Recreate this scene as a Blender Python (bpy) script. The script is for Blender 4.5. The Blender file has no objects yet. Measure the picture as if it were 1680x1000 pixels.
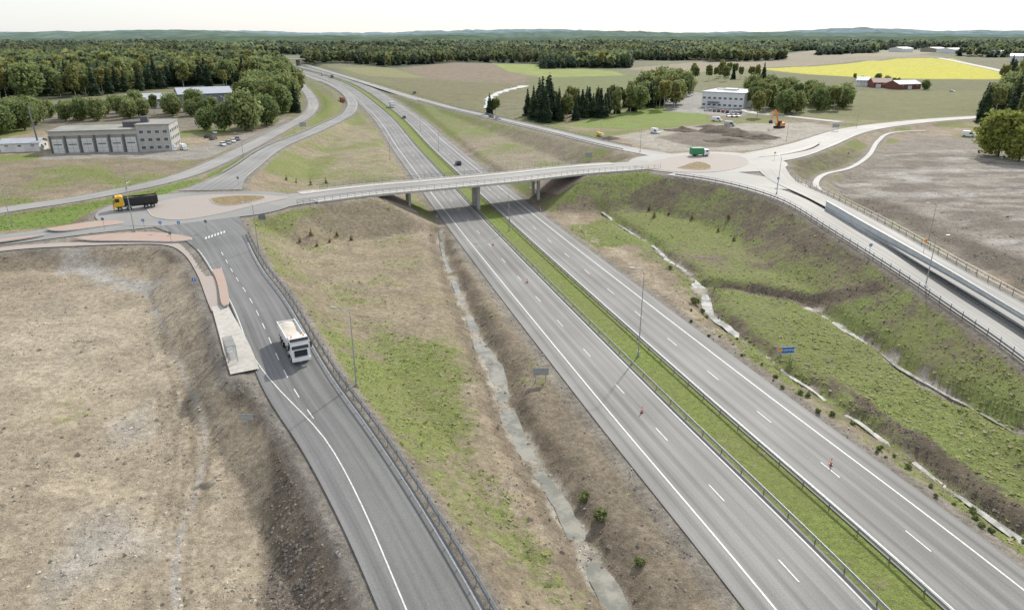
import bpy, math, random
import numpy as np
from mathutils import Vector, Matrix
random.seed(7); rng=np.random.default_rng(7)
C=bpy.context.scene.collection
PI=math.pi
H=45.;F=1135.;PT=math.atan(442/F);SP,CP=math.sin(PT),math.cos(PT)
def P(px,py,z=0.):
    v=500-py; k=(H-z)/(F*SP-v*CP)
    return ((px-840)*k,(F*CP+v*SP)*k,z)
# ---------------------------------------------------------------- noise
def vnoise(x,y,s=0):
    xi=np.floor(x);yi=np.floor(y);fx=x-xi;fy=y-yi
    fx=fx*fx*(3-2*fx);fy=fy*fy*(3-2*fy)
    def h(a,b):
        t=np.sin(a*127.1+b*311.7+s*74.7)*43758.5453
        return t-np.floor(t)
    return (h(xi,yi)*(1-fx)+h(xi+1,yi)*fx)*(1-fy)+(h(xi,yi+1)*(1-fx)+h(xi+1,yi+1)*fx)*fy
def fbm(x,y,s=0,o=4):
    a=.5;r=0;t=0
    for k in range(o):
        r=r+a*vnoise(x*2**k+k*13.7,y*2**k-k*7.1,s+k);t+=a;a*=.5
    return r/t
# ---------------------------------------------------------------- mesh helpers
def mesh_np(name,V,Q,attrs=None,smooth=False):
    me=bpy.data.meshes.new(name);V=np.ascontiguousarray(V,dtype=np.float32);Q=np.ascontiguousarray(Q,dtype=np.int32)
    n,k=Q.shape
    me.vertices.add(len(V));me.vertices.foreach_set('co',V.ravel())
    me.loops.add(n*k);me.loops.foreach_set('vertex_index',Q.ravel())
    me.polygons.add(n);me.polygons.foreach_set('loop_start',np.arange(0,n*k,k,dtype=np.int32))
    me.polygons.foreach_set('use_smooth',np.full(n,smooth))
    me.update(calc_edges=True)
    if attrs:
        for an,(ty,arr) in attrs.items():
            a=me.attributes.new(an,ty,'POINT')
            a.data.foreach_set('color' if ty=='FLOAT_COLOR' else 'value',np.ascontiguousarray(arr,dtype=np.float32).ravel())
    return me
def link(name,me,mat=None,parent=None):
    o=bpy.data.objects.new(name,me);C.objects.link(o)
    if mat: me.materials.append(mat)
    if parent: o.parent=parent
    return o
def tag(o,label,cat,group=None,kind=None):
    if label:o['label']=label
    if cat:o['category']=cat
    if group:o['group']=group
    if kind:o['kind']=kind
    return o
def empty(name,loc=(0,0,0),rz=0,label=None,cat=None,group=None):
    o=bpy.data.objects.new(name,None);C.objects.link(o);o.location=loc;o.rotation_euler=(0,0,rz);o.empty_display_size=.3
    return tag(o,label,cat,group)
class MB:
    def __init__(s): s.v=[];s.f=[];s.uv=None
    def add(s,vs,fs):
        n=len(s.v);s.v+= [tuple(v) for v in vs];s.f+=[tuple(i+n for i in f) for f in fs];return s
    def box(s,cx,cy,cz,sx,sy,sz,rz=0):
        c,n=math.cos(rz),math.sin(rz);vs=[]
        for z in(-.5,.5):
            for x,y in((-.5,-.5),(.5,-.5),(.5,.5),(-.5,.5)):
                X,Y=x*sx,y*sy;vs.append((cx+X*c-Y*n,cy+X*n+Y*c,cz+z*sz))
        return s.add(vs,[(3,2,1,0),(4,5,6,7),(0,1,5,4),(1,2,6,5),(2,3,7,6),(3,0,4,7)])
    def cyl(s,p0,p1,r0,r1=None,n=8):
        r1=r0 if r1 is None else r1;p0=Vector(p0);p1=Vector(p1);d=(p1-p0).normalized()
        a=d.orthogonal().normalized();b=d.cross(a);vs=[]
        for p,r in((p0,r0),(p1,r1)):
            for i in range(n):
                t=2*PI*i/n;vs.append(p+(a*math.cos(t)+b*math.sin(t))*r)
        return s.add(vs,[(i,(i+1)%n,n+(i+1)%n,n+i) for i in range(n)]+[tuple(range(n-1,-1,-1)),tuple(range(n,2*n))])
    def prism(s,prof,w,taper=None,cy=0):
        n=len(prof);vs=[]
        for sg in(-1,1):
            for x,z in prof:
                k=taper(x,z) if taper else 1;vs.append((x,cy+sg*w/2*k,z))
        return s.add(vs,[tuple(range(n)),tuple(range(2*n-1,n-1,-1))]+[(i,n+i,n+(i+1)%n,(i+1)%n) for i in range(n)])
    def build(s,name,mat,parent=None,bevel=0,smooth=False):
        me=bpy.data.meshes.new(name);me.from_pydata(s.v,[],s.f);me.update()
        if smooth: me.polygons.foreach_set('use_smooth',[True]*len(me.polygons))
        o=link(name,me,mat,parent)
        import bmesh
        bm=bmesh.new();bm.from_mesh(me);bmesh.ops.recalc_face_normals(bm,faces=bm.faces);bm.to_mesh(me);bm.free()
        if bevel:
            m=o.modifiers.new('b','BEVEL');m.width=bevel;m.segments=2;m.limit_method='ANGLE'
        return o
def dup(o,loc=None,rz=None,label=None,group=None,parent=None,mats=None):
    r=o.copy();C.objects.link(r)
    if parent:r.parent=parent
    if loc is not None:r.location=loc
    if rz is not None:r.rotation_euler=(0,0,rz)
    if label:r['label']=label
    if group:r['group']=group
    for ch in o.children:
        c=dup(ch,parent=r,mats=mats)
    if mats and o.type=='MESH':
        bn=o.name.split('.')[0]
        if bn in mats:
            r.material_slots[0].link='OBJECT';r.material_slots[0].material=mats[bn]
    return r
# ---------------------------------------------------------------- materials
def nodes(name):
    m=bpy.data.materials.new(name);m.use_nodes=True;nt=m.node_tree
    return m,nt,nt.nodes['Principled BSDF']
def N(nt,t,**kw):
    n=nt.nodes.new(t)
    for k,v in kw.items():setattr(n,k,v)
    return n
def mathn(nt,op,a,b=None,clamp=False):
    n=N(nt,'ShaderNodeMath',operation=op,use_clamp=clamp)
    for i,x in enumerate((a,b)):
        if x is None:continue
        if isinstance(x,(int,float)):n.inputs[i].default_value=x
        else:nt.links.new(x,n.inputs[i])
    return n.outputs[0]
def mixc(nt,f,a,b,mode='MIX'):
    n=N(nt,'ShaderNodeMix',data_type='RGBA',blend_type=mode)
    for i,x in((0,f),(6,a),(7,b)):
        if isinstance(x,(int,float)):n.inputs[i].default_value=x
        elif isinstance(x,tuple):n.inputs[i].default_value=(*x,1)[:4]
        else:nt.links.new(x,n.inputs[i])
    return n.outputs[2]
def noise(nt,vec,scale,detail=4,rough=.6,dist=0):
    n=N(nt,'ShaderNodeTexNoise');n.inputs['Scale'].default_value=scale;n.inputs['Detail'].default_value=detail
    n.inputs['Roughness'].default_value=rough;n.inputs['Distortion'].default_value=dist
    if vec:nt.links.new(vec,n.inputs['Vector'])
    return n.outputs['Fac']
def mrange(nt,v,a,b,c=0,d=1):
    n=N(nt,'ShaderNodeMapRange');n.interpolation_type='SMOOTHSTEP'
    for i,x in enumerate((v,a,b,c,d)):
        if isinstance(x,(int,float)):n.inputs[i].default_value=x
        else:nt.links.new(x,n.inputs[i])
    return n.outputs[0]
def bump(nt,bs,h,st=.5,dist=.1):
    b=N(nt,'ShaderNodeBump');b.inputs['Strength'].default_value=st;b.inputs['Distance'].default_value=dist
    nt.links.new(h,b.inputs['Height']);nt.links.new(b.outputs[0],bs.inputs['Normal'])
def mat(name,col,rough=.7,sc=1.5,amt=.25,metal=0,bmp=0,spec=.5):
    m,nt,bs=nodes(name);tc=N(nt,'ShaderNodeTexCoord').outputs['Object']
    n=noise(nt,tc,sc,5)
    k=mrange(nt,n,.25,.75,1-amt,1+amt)
    g=N(nt,'ShaderNodeVectorMath',operation='SCALE');g.inputs[0].default_value=col;nt.links.new(k,g.inputs['Scale'])
    nt.links.new(g.outputs[0],bs.inputs['Base Color'])
    bs.inputs['Roughness'].default_value=rough;bs.inputs['Metallic'].default_value=metal;bs.inputs['Specular IOR Level'].default_value=spec
    if bmp:bump(nt,bs,noise(nt,tc,sc*6,4),bmp,.05)
    return m
def asphalt_mat(name,base,track=.12,warm=(1,1,1),period=1.875):
    m,nt,bs=nodes(name);tc=N(nt,'ShaderNodeTexCoord');uv=tc.outputs['UV'];ob=tc.outputs['Object']
    sep=N(nt,'ShaderNodeSeparateXYZ');nt.links.new(uv,sep.inputs[0])
    mp=N(nt,'ShaderNodeMapping');nt.links.new(uv,mp.inputs[0]);mp.inputs['Scale'].default_value=(1.6,.02,1)
    streak=noise(nt,mp.outputs[0],1,5,.6);patch=noise(nt,ob,.06,4,.5);fine=noise(nt,ob,6,6,.7)
    wv=mathn(nt,'COSINE',mathn(nt,'MULTIPLY',sep.outputs[0],2*PI/period))
    t=mathn(nt,'MULTIPLY',wv,track)
    k=mathn(nt,'ADD',mathn(nt,'ADD',mrange(nt,streak,.25,.75,.76,1.24),t),mrange(nt,patch,.3,.7,-.12,.12))
    k=mathn(nt,'MULTIPLY',k,mrange(nt,fine,.3,.7,.86,1.14))
    g=N(nt,'ShaderNodeVectorMath',operation='SCALE');g.inputs[0].default_value=base;nt.links.new(k,g.inputs['Scale'])
    nt.links.new(g.outputs[0],bs.inputs['Base Color']);bs.inputs['Roughness'].default_value=.7;bs.inputs['Specular IOR Level'].default_value=.4
    bump(nt,bs,fine,.25,.02)
    return m
M={}
M['asph']=asphalt_mat('motorway_asphalt',(.192,.19,.182),.12)
M['asph2']=asphalt_mat('ramp_asphalt',(.158,.16,.156),.07)
M['asph4']=asphalt_mat('junction_asphalt',(.24,.237,.226),.05)
M['asph3']=asphalt_mat('local_asphalt',(.28,.275,.258),.05)
M['paint']=mat('road_paint',(.62,.62,.6),.6,3,.25)
M['conc']=mat('concrete',(.42,.41,.38),.8,.6,.15,bmp=.1)
M['concd']=mat('dark_concrete',(.26,.26,.25),.8,.6,.2,bmp=.1)
M['kerb']=mat('kerb_granite',(.45,.43,.4),.8,2,.15)
M['plat']=mat('pale_concrete_slabs',(.46,.44,.40),.85,1.2,.15,bmp=.1)
M['galv']=mat('galvanised_steel',(.34,.36,.37),.5,2,.15,metal=.3)
M['galvd']=mat('weathered_steel',(.17,.18,.19),.55,2,.2,metal=.3)
M['white']=mat('white_paint',(.75,.76,.76),.35,.8,.06)
M['black']=mat('black_paint',(.02,.02,.022),.45,2,.2)
M['rubber']=mat('tyre_rubber',(.025,.025,.025),.85,4,.2)
M['rim']=mat('wheel_rim',(.4,.4,.4),.4,4,.1,metal=.6)
M['glass']=mat('dark_glass',(.02,.025,.03),.08,1,.1)
M['glassb']=mat('office_glass',(.10,.13,.16),.15,1,.2)
M['yellow']=mat('yellow_paint',(.7,.42,.02),.4,1,.08)
M['orange']=mat('orange_paint',(.75,.24,.02),.4,1,.1)
M['orred']=mat('cone_orange',(.8,.16,.03),.6,2,.1)
M['green']=mat('green_paint',(.03,.22,.10),.4,1,.1)
M['blue']=mat('blue_sign_paint',(.01,.14,.5),.4,1,.05)
M['dblue']=mat('dark_blue_paint',(.02,.035,.07),.3,1,.1)
M['silver']=mat('silver_paint',(.4,.41,.42),.35,1,.05,metal=.4)
M['redp']=mat('red_paint',(.4,.03,.025),.35,1,.08)
M['grey']=mat('grey_paint',(.13,.135,.14),.4,1,.1)
M['load']=mat('beige_load_cover',(.56,.52,.45),.85,2,.15,bmp=.5)
M['red_lamp']=mat('red_lamp_glass',(.4,.01,.01),.3,2,.05)
M['lamp']=mat('clear_lamp_glass',(.8,.8,.75),.2,2,.05)
M['amber']=mat('amber_lamp_glass',(.9,.35,.02),.3,2,.05)
M['wall_grey']=mat('grey_brick_wall',(.27,.25,.22),.85,.5,.15)
M['wall_pale']=mat('pale_render_wall',(.42,.41,.38),.85,.5,.1)
M['wall_white']=mat('white_panel_wall',(.7,.71,.72),.6,.3,.05)
M['wall_dark']=mat('dark_panel_wall',(.10,.10,.11),.7,.4,.1)
M['wall_blue']=mat('grey_blue_panel_wall',(.2,.23,.26),.7,.4,.1)
M['roof_grey']=mat('grey_metal_roof',(.40,.43,.47),.5,.4,.1)
M['roof_felt']=mat('roofing_felt',(.27,.27,.245),.9,.15,.2)
M['roof_red']=mat('red_roof',(.17,.075,.06),.7,.5,.15)
M['wall_red']=mat('red_timber_wall',(.19,.065,.05),.8,.6,.15)
M['door']=mat('pale_garage_door',(.62,.62,.6),.6,.7,.08)
M['rust']=mat('rusty_steel',(.25,.09,.05),.8,1,.3)
M['bark']=mat('bark',(.10,.08,.06),.95,3,.4)
M['barkb']=mat('birch_bark',(.4,.38,.34),.9,3,.4)
M['soil_heap']=mat('heaped_soil',(.10,.08,.06),1,.8,.35,bmp=.8)
# paving bricks
def brick_mat(name,a,b):
    m,nt,bs=nodes(name);tc=N(nt,'ShaderNodeTexCoord').outputs['Object']
    br=N(nt,'ShaderNodeTexBrick');nt.links.new(tc,br.inputs['Vector']);br.inputs['Scale'].default_value=2
    br.inputs['Color1'].default_value=(*a,1);br.inputs['Color2'].default_value=(*b,1);br.inputs['Mortar'].default_value=(.26,.23,.21,1)
    br.inputs['Mortar Size'].default_value=.012
    c=mixc(nt,mrange(nt,noise(nt,tc,.4,5),.3,.7,.0,.5),br.outputs['Color'],(.36,.33,.30))
    nt.links.new(c,bs.inputs['Base Color']);bs.inputs['Roughness'].default_value=.85
    return m
M['brick']=brick_mat('pale_paving_stones',(.38,.33,.295),(.335,.295,.265))
M['brickp']=brick_mat('pinkish_footway_stones',(.40,.335,.295),(.36,.305,.27))
M['brickr']=brick_mat('red_paving_stones',(.44,.30,.235),(.40,.275,.215))
def water_mat(name,a,b):
    m,nt,bs=nodes(name);tc=N(nt,'ShaderNodeTexCoord').outputs['Object']
    n=noise(nt,tc,.5,6,.65)
    c=mixc(nt,mrange(nt,n,.38,.6),a,b)
    nt.links.new(c,bs.inputs['Base Color']);bs.inputs['Roughness'].default_value=.1;bs.inputs['Specular IOR Level'].default_value=.8
    bump(nt,bs,noise(nt,tc,5,3),.12,.03)
    return m
M['water']=water_mat('stream_water',(.30,.285,.235),(.17,.17,.135))
M['waterp']=water_mat('pale_stream_water',(.50,.49,.45),(.22,.22,.18))
def ground_mat():
    m,nt,bs=nodes('earth_and_grass');tc=N(nt,'ShaderNodeTexCoord').outputs['Object']
    col=N(nt,'ShaderNodeAttribute',attribute_name='Col').outputs['Color']
    veg=N(nt,'ShaderNodeAttribute',attribute_name='Veg').outputs['Fac']
    gc=N(nt,'ShaderNodeAttribute',attribute_name='Gcol').outputs['Color']
    n1=noise(nt,tc,.18,9,.65,.5);n2=noise(nt,tc,1.3,8,.7,.3);n3=noise(nt,tc,7,5,.7);n4=noise(nt,tc,.05,6,.65);n6=noise(nt,tc,.55,8,.75,.2)
    k=mathn(nt,'MULTIPLY',mrange(nt,n2,.25,.75,.66,1.34),mrange(nt,n3,.3,.7,.74,1.26))
    k=mathn(nt,'MULTIPLY',k,mrange(nt,n1,.3,.7,.82,1.18))
    g=N(nt,'ShaderNodeVectorMath',operation='SCALE');nt.links.new(col,g.inputs[0]);nt.links.new(k,g.inputs['Scale'])
    kk=mathn(nt,'MULTIPLY',mrange(nt,n2,.3,.7,.70,1.30),mrange(nt,n3,.3,.7,.66,1.34))
    g2=N(nt,'ShaderNodeVectorMath',operation='SCALE');nt.links.new(gc,g2.inputs[0]);nt.links.new(kk,g2.inputs['Scale'])
    gg=mixc(nt,mrange(nt,n4,.35,.65,0,.5),g2.outputs[0],(.19,.188,.08))
    mm=mathn(nt,'ADD',mathn(nt,'MULTIPLY',n1,.35),mathn(nt,'MULTIPLY',n6,.65))
    v=mrange(nt,mathn(nt,'ADD',mm,mathn(nt,'MULTIPLY',mathn(nt,'SUBTRACT',veg,.5),.5)),.42,.60)
    c=mixc(nt,v,g.outputs[0],gg)
    nt.links.new(c,bs.inputs['Base Color']);bs.inputs['Roughness'].default_value=.95;bs.inputs['Specular IOR Level'].default_value=.15
    bump(nt,bs,mathn(nt,'ADD',n2,mathn(nt,'MULTIPLY',n3,.5)),.8,.25)
    return m
M['ground']=ground_mat()
def leaf_mat(name,a,b,attr=False,tl=.45):
    m,nt,bs=nodes(name)
    if attr: c=N(nt,'ShaderNodeAttribute',attribute_name='Col').outputs['Color']
    else:
        oi=N(nt,'ShaderNodeObjectInfo').outputs['Random'];c=mixc(nt,oi,a,b)
        tc=N(nt,'ShaderNodeTexCoord').outputs['Object']
        c2=N(nt,'ShaderNodeVectorMath',operation='SCALE');nt.links.new(c,c2.inputs[0]);nt.links.new(mrange(nt,noise(nt,tc,.5,3),.3,.7,.6,1.45),c2.inputs['Scale']);c=c2.outputs[0]
    nt.links.new(c,bs.inputs['Base Color']);bs.inputs['Roughness'].default_value=.7;bs.inputs['Specular IOR Level'].default_value=.2
    tr=N(nt,'ShaderNodeBsdfTranslucent');nt.links.new(c,tr.inputs[0])
    mx=N(nt,'ShaderNodeMixShader');mx.inputs[0].default_value=tl
    nt.links.new(bs.outputs[0],mx.inputs[1]);nt.links.new(tr.outputs[0],mx.inputs[2]);nt.links.new(mx.outputs[0],nt.nodes['Material Output'].inputs[0])
    return m
M['leaf']=leaf_mat('birch_leaves',(.16,.205,.08),(.29,.28,.10))
M['spruce']=leaf_mat('spruce_needles',(.045,.075,.045),(.08,.115,.055))
M['bigleaf']=leaf_mat('broad_leaves',(.19,.245,.095),(.27,.31,.13))
M['yleaf']=leaf_mat('lime_leaves',(.25,.285,.07),(.28,.31,.08))
M['pineleaf']=leaf_mat('sapling_needles',(.20,.18,.08),(.26,.18,.08))
M['forest']=leaf_mat('forest_leaves',None,None,True)
# ---------------------------------------------------------------- road centrelines
def dense(pts,step=4.):
    p=np.array(pts,float);q=np.vstack([2*p[0]-p[1],p,2*p[-1]-p[-2]]);out=[]
    for i in range(1,len(q)-2):
        n=max(2,int(np.linalg.norm((q[i+1]-q[i])[:2])/1.0))
        for t in np.arange(n)/n:
            out.append(.5*((2*q[i])+(-q[i-1]+q[i+1])*t+(2*q[i-1]-5*q[i]+4*q[i+1]-q[i+2])*t*t+(-q[i-1]+3*q[i]-3*q[i+1]+q[i+2])*t**3))
    out.append(q[-2]);o=np.array(out)
    for _ in range(6): o[1:-1]=(o[:-2]+o[2:]+2*o[1:-1])/4
    s=np.r_[0,np.cumsum(np.linalg.norm(np.diff(o[:,:2],axis=0),axis=1))]
    n=max(2,int(s[-1]/step)+1);t=np.linspace(0,s[-1],n)
    return np.stack([np.interp(t,s,o[:,k]) for k in range(o.shape[1])],1)
def px(l,step=3.): return dense([(*P(a,b,z),w) for a,b,z,w in l],step)
R={}
R['mw']=dense([(40.5,15,0,13.7),(33.7,45,0,13.7),(22.8,82,0,13.7),(9.3,129,0,13.7),(0,162,0,13.7),(-11,202,0,13.7),(-36.5,297,0,13.7),(-77,447,1,13.7),(-160,703,2,13.7),(-275,962,3,13.7),(-410,1230,4,13.7),(-600,1500,4,13.7)],5)
R['ramp']=px([(322,360,7.5,9),(345,378,7.5,6.6),(366,402,7.4,4.9),(393,447,7.1,4.1),(428,500,6.5,4.1),(487,620,5.5,4.2),(555,720,4.7,3.9),(627,840,3.8,3.8),(710,1000,3,3.8),(797,1190,2.3,3.8)])
R['off']=px([(495,121,2.9,3.4),(545,140,2.3,3.4),(574,160,1.9,3.4),(574,183,2,3.4),(525,210,3.2,3.4),(452,241,5,3.6),(402,276,6.8,3.8),(372,295,7.3,5),(345,312,7.5,8)])
R['loc']=px([(478,113,3,3.4),(490,133,3,3.4),(512,163,3,3.4),(505,187,3.2,3.4),(460,213,3.7,3.4),(400,245,4.2,3.4),(300,288,4.8,3.4),(150,322,5,3.4),(0,345,5,3.4),(-200,380,5,3.4)])
R['west']=px([(-250,440,6.5,4.6),(-60,402,6.8,4.6),(60,386,7.1,4.6),(150,373,7.5,5.5),(210,364,7.5,7.5),(265,356,7.5,9)])
R['path']=px([(-200,440,6.6,1.5),(0,409,7,1.5),(130,400,7.2,1.5),(270,397,7.3,1.5),(312,412,7.2,1.4),(336,448,7,1.2),(350,485,6.8,1.1),(360,508,6.65,1.1)],2)
R['on']=px([(1120,262,7.5,7),(1085,254,7.5,4.6),(1000,238,7,3.8),(900,214,6,3.6),(800,191,4.5,3.6),(735,176,3.5,3.6),(660,155,2.6,3.6),(590,133,2.6,3.6),(540,118,3,3.6),(500,106,3.6,3.6)])
R['ne']=px([(1180,268,7.5,8),(1270,254,7.5,8.5),(1330,238,7,7),(1400,214,6,6),(1480,202,5.5,5),(1590,193,5,4.4),(1800,183,5,4)])
R['east']=px([(1262,272,7.5,4.5),(1285,296,7.6,3.4),(1345,324,7.6,3.0),(1430,369,7.3,3.0),(1550,440,6.9,3.0),(1680,515,6.3,3.0),(1900,650,5.5,3)])
R['se']=px([(1110,282,7.5,6),(1180,292,7.5,6),(1245,308,7.5,4.6),(1312,333,7.1,3.5),(1390,380,6.6,3.2),(1500,447,5.9,3.1),(1600,512,5.2,3.1),(1700,579,4.7,3.1),(1900,730,4,3.1)])
R['curl']=px([(1352,318,7,.8),(1338,302,6.6,.8),(1352,286,6,.8),(1395,275,5.5,.8),(1425,255,5.2,.8),(1440,232,5,.8),(1462,218,5,.8),(1520,214,5,.7)],2)
R['yard']=px([(1215,150,4,3),(1222,180,4.5,3),(1290,190,4.8,3),(1380,200,5.3,3)])
R['farroad']=px([(1540,95,5,5),(1580,103,5,5),(1640,116,5,5),(1720,140,5,5)],12)
R['platform']=px([(360,502,6.65,1.1),(376,540,6.4,1.45),(390,575,6.1,1.7),(402,610,5.8,1.7)],2)
BR=[P(440,334,7.5),P(480,327,7.5),P(600,312,7.5),P(700,303,7.5),P(830,291,7.5),P(940,279,7.5),P(1040,272,7.5),P(1080,268,7.5)]
BR=dense([(*b,7.2) for b in BR],2)
iL=int(np.argmin(abs(BR[:,0]+38)));iR=int(np.argmin(abs(BR[:,0]-19)))
R['appL']=BR[:iL+1];R['appR']=BR[iR:]
C1=(-74,160);C2=(62,222)
R['rb1']=np.array([(C1[0]-4,C1[1]-1,7.5,17),(C1[0]+8,C1[1]+3,7.5,14)])
R['rb2']=np.array([(C2[0]-8,C2[1]-3,7.5,17),(C2[0]+6,C2[1]+1,7.5,19)])
_a=P(1170,284,7.5);_b=P(1285,303,7.5);R['rb3']=np.array([(_a[0],_a[1],7.5,7),(_b[0],_b[1],7.5,6.2)])
ORDER=[('loc',.35),('yard',.3),('farroad',.3),('west',.45),('path',.45),('on',.45),('ne',.4),('curl',.4),('east',.5),('se',.5),('rb3',.5),('rb2',.5),('off',.45),('rb1',.5),('appL',.55),('appR',.55),('platform',.6),('ramp',.55)]
DITCH={'s0':(px([(722,383,-1,.35),(728,420,-1,.4),(745,465,-1,.45),(768,520,-1,.55),(785,565,-1,1.0),(812,610,-1,1.3),(826,665,-1,1.1),(862,735,-1,.9),(905,800,-1,1.0),(950,880,-1,1.1),(1000,970,-1,1.1),(1050,1080,-1,1.0)],2),1.5,3.0),
 's1':(px([(985,350,-1,.35),(1035,380,-1,.4),(1060,395,-1,.45),(1078,407,-1,.45),(1098,428,-1,.5),(1128,446,-1,.7),(1140,466,-1,.9),(1158,492,-1,1.1),(1166,516,-1,.8),(1195,536,-1,1.1),(1225,562,-1,.5),(1258,580,-1,.4),(1290,610,-1,.35),(1332,630,-1,.35),(1368,664,-1,.4),(1408,684,-1,.35),(1450,718,-1,.4),(1500,750,-1,.3),(1560,798,-1,.35),(1700,890,-1,.35)],2),1.2,1.9),
 's3':(px([(1320,505,-.8,.5),(1365,525,-.8,.7),(1390,545,-.8,.5),(1430,566,-.8,.35),(1480,606,-.8,.4),(1520,630,-.8,.45),(1560,660,-.8,.35),(1600,680,-.8,.4),(1670,728,-.8,.4)],2),1.0,1.6),
 's4':(px([(1160,465,-.5,.6),(1240,475,-.5,.6),(1330,498,-.4,.6)],2),1.5,1.8),
 's5':(px([(800,178,2.5,2),(805,160,3,2.5),(825,150,3,3),(862,140,3,3.5)],4),1.2,6)}
CT=[(100,800,2.5),(60,600,3.5),(250,480,4.8),(50,450,4.8),(300,600,3.9),(350,800,2),(450,960,1.2),(150,1000,2),(-200,600,3),(600,500,2),(640,640,1),(700,800,0),(860,980,-.5),(700,450,.5),(850,620,-.4),(180,255,4),(0,300,4.2),(-200,260,4),(560,230,.6),(600,270,.6),(500,270,2),(1020,420,-.6),(1100,400,-.4),(1250,400,1),(1300,470,0),(1450,600,-.3),(1600,800,-.8),(1300,700,-.6),(1550,350,5),(1500,260,4.5),(1620,300,4.5),(1650,430,5),(1200,215,5),(1050,225,4),(880,250,.8),(800,225,.8),(950,205,3.5),(1400,180,4),(1100,180,4),(300,180,4),(100,170,4),(650,135,3),(800,130,4),(1000,130,4),(1300,120,4),(1600,120,5),(400,100,5),(900,90,5),(1400,85,6),(100,85,6),(1000,75,8),(300,76,8),(1600,75,8),(1900,300,5),(1900,700,0)]
CTW=np.array([P(a,b,z) for a,b,z in CT])
def segd(X,Y,Cn,pad=45):
    best=np.full(X.shape,1e9);zz=np.zeros(X.shape);ww=np.zeros(X.shape)
    for i in range(len(Cn)-1):
        a,b=Cn[i],Cn[i+1]
        idx=np.nonzero((X>min(a[0],b[0])-pad)&(X<max(a[0],b[0])+pad)&(Y>min(a[1],b[1])-pad)&(Y<max(a[1],b[1])+pad))[0]
        if not len(idx):continue
        dx,dy=b[0]-a[0],b[1]-a[1];L=dx*dx+dy*dy+1e-9
        t=np.clip(((X[idx]-a[0])*dx+(Y[idx]-a[1])*dy)/L,0,1)
        d=np.hypot(X[idx]-a[0]-t*dx,Y[idx]-a[1]-t*dy)
        up=d<best[idx];j=idx[up];best[j]=d[up];zz[j]=a[2]+t[up]*(b[2]-a[2]);ww[j]=a[3]+t[up]*(b[3]-a[3])
    return best,zz,ww
def T(X,Y,info=None):
    X=np.atleast_1d(np.asarray(X,float));Y=np.atleast_1d(np.asarray(Y,float))
    num=np.zeros(X.shape);den=np.full(X.shape,1e-9);num+=4e-9
    for cx,cy,cz in CTW:
        s=.11*cy+7;w=np.exp(-((X-cx)**2+(Y-cy)**2)/(2*s*s))+2e-4/(1+((X-cx)**2+(Y-cy)**2)/(s*s));num+=w*cz;den+=w
    h=num/den
    far=np.clip((Y-150)/400,0,1)
    h+=(fbm(X/9,Y/9,3)-.5)*1.1*(1-far*.5)+(fbm(X/2.2,Y/2.2,5,3)-.5)*.28*(1-far)+(fbm(X/160,Y/160,8)-.5)*6*np.clip((Y-500)/800,0,1)
    E=np.full(X.shape,1e3)
    for k,s in ORDER+[('mw',.5)]:
        if k=='mw':
            for dk,(dc,dep,wd) in DITCH.items():
                bx=np.nonzero((X>dc[:,0].min()-15)&(X<dc[:,0].max()+15)&(Y>dc[:,1].min()-15)&(Y<dc[:,1].max()+15))[0]
                if len(bx):
                    d,z,w=segd(X[bx],Y[bx],dc,15);d=d+(fbm(X[bx]/3,Y[bx]/3,21,3)-.5)*1.2
                    h[bx]-=dep*np.exp(-np.maximum(0,d-w*.6)**2/(wd*wd*.6))
        Cn=R[k];pad=34
        bx=np.nonzero((X>Cn[:,0].min()-pad-15)&(X<Cn[:,0].max()+pad+15)&(Y>Cn[:,1].min()-pad-15)&(Y<Cn[:,1].max()+pad+15))[0]
        if not len(bx):continue
        d,z,w=segd(X[bx],Y[bx],Cn,pad+15)
        mg=.9 if k!='platform' else .2
        e=np.maximum(0,d-w-mg-.005*Y[bx]);ok=d<pad+15
        hb=h[bx];hb[ok]=np.clip(hb[ok],(z-.12-s*e)[ok],(z-.12+s*e)[ok])
        if k=='mw':
            med=(d<2.5);hb=np.where(med,np.maximum(hb,z-.10),hb)
        h[bx]=hb;E[bx]=np.minimum(E[bx],np.where(ok,d-w,1e3))
    if info is not None:info['E']=E
    return h
def PG(pts,add=0):
    p=np.array(pts,float);z=np.full(len(p),4.)
    for _ in range(7):
        w=np.array([P(a,b,c) for (a,b),c in zip(p[:,:2],z)]);inf={}
        nz=T(w[:,0],w[:,1],inf);nz=np.where(inf['E']<0,nz+.13,nz);z=z*.3+nz*.7
    return [(w[i,0],w[i,1],nz[i]) for i in range(len(p))]
def inpoly(X,Y,poly):
    r=np.zeros(X.shape,bool);n=len(poly)
    for i in range(n):
        x1,y1=poly[i][:2];x2,y2=poly[(i+1)%n][:2]
        if y1==y2:continue
        r^=((Y>=min(y1,y2))&(Y<max(y1,y2))&(X<(x2-x1)*(Y-y1)/(y2-y1)+x1))
    return r
def soft(X,Y,poly,s):
    n=len(poly);d=np.full(X.shape,1e9)
    for i in range(n):
        a=poly[i];b=poly[(i+1)%n];dx,dy=b[0]-a[0],b[1]-a[1];L=dx*dx+dy*dy+1e-9
        t=np.clip(((X-a[0])*dx+(Y-a[1])*dy)/L,0,1);d=np.minimum(d,np.hypot(X-a[0]-t*dx,Y-a[1]-t*dy))
    return np.clip(np.where(inpoly(X,Y,poly),d,-d)/s+.5,0,1)
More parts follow.
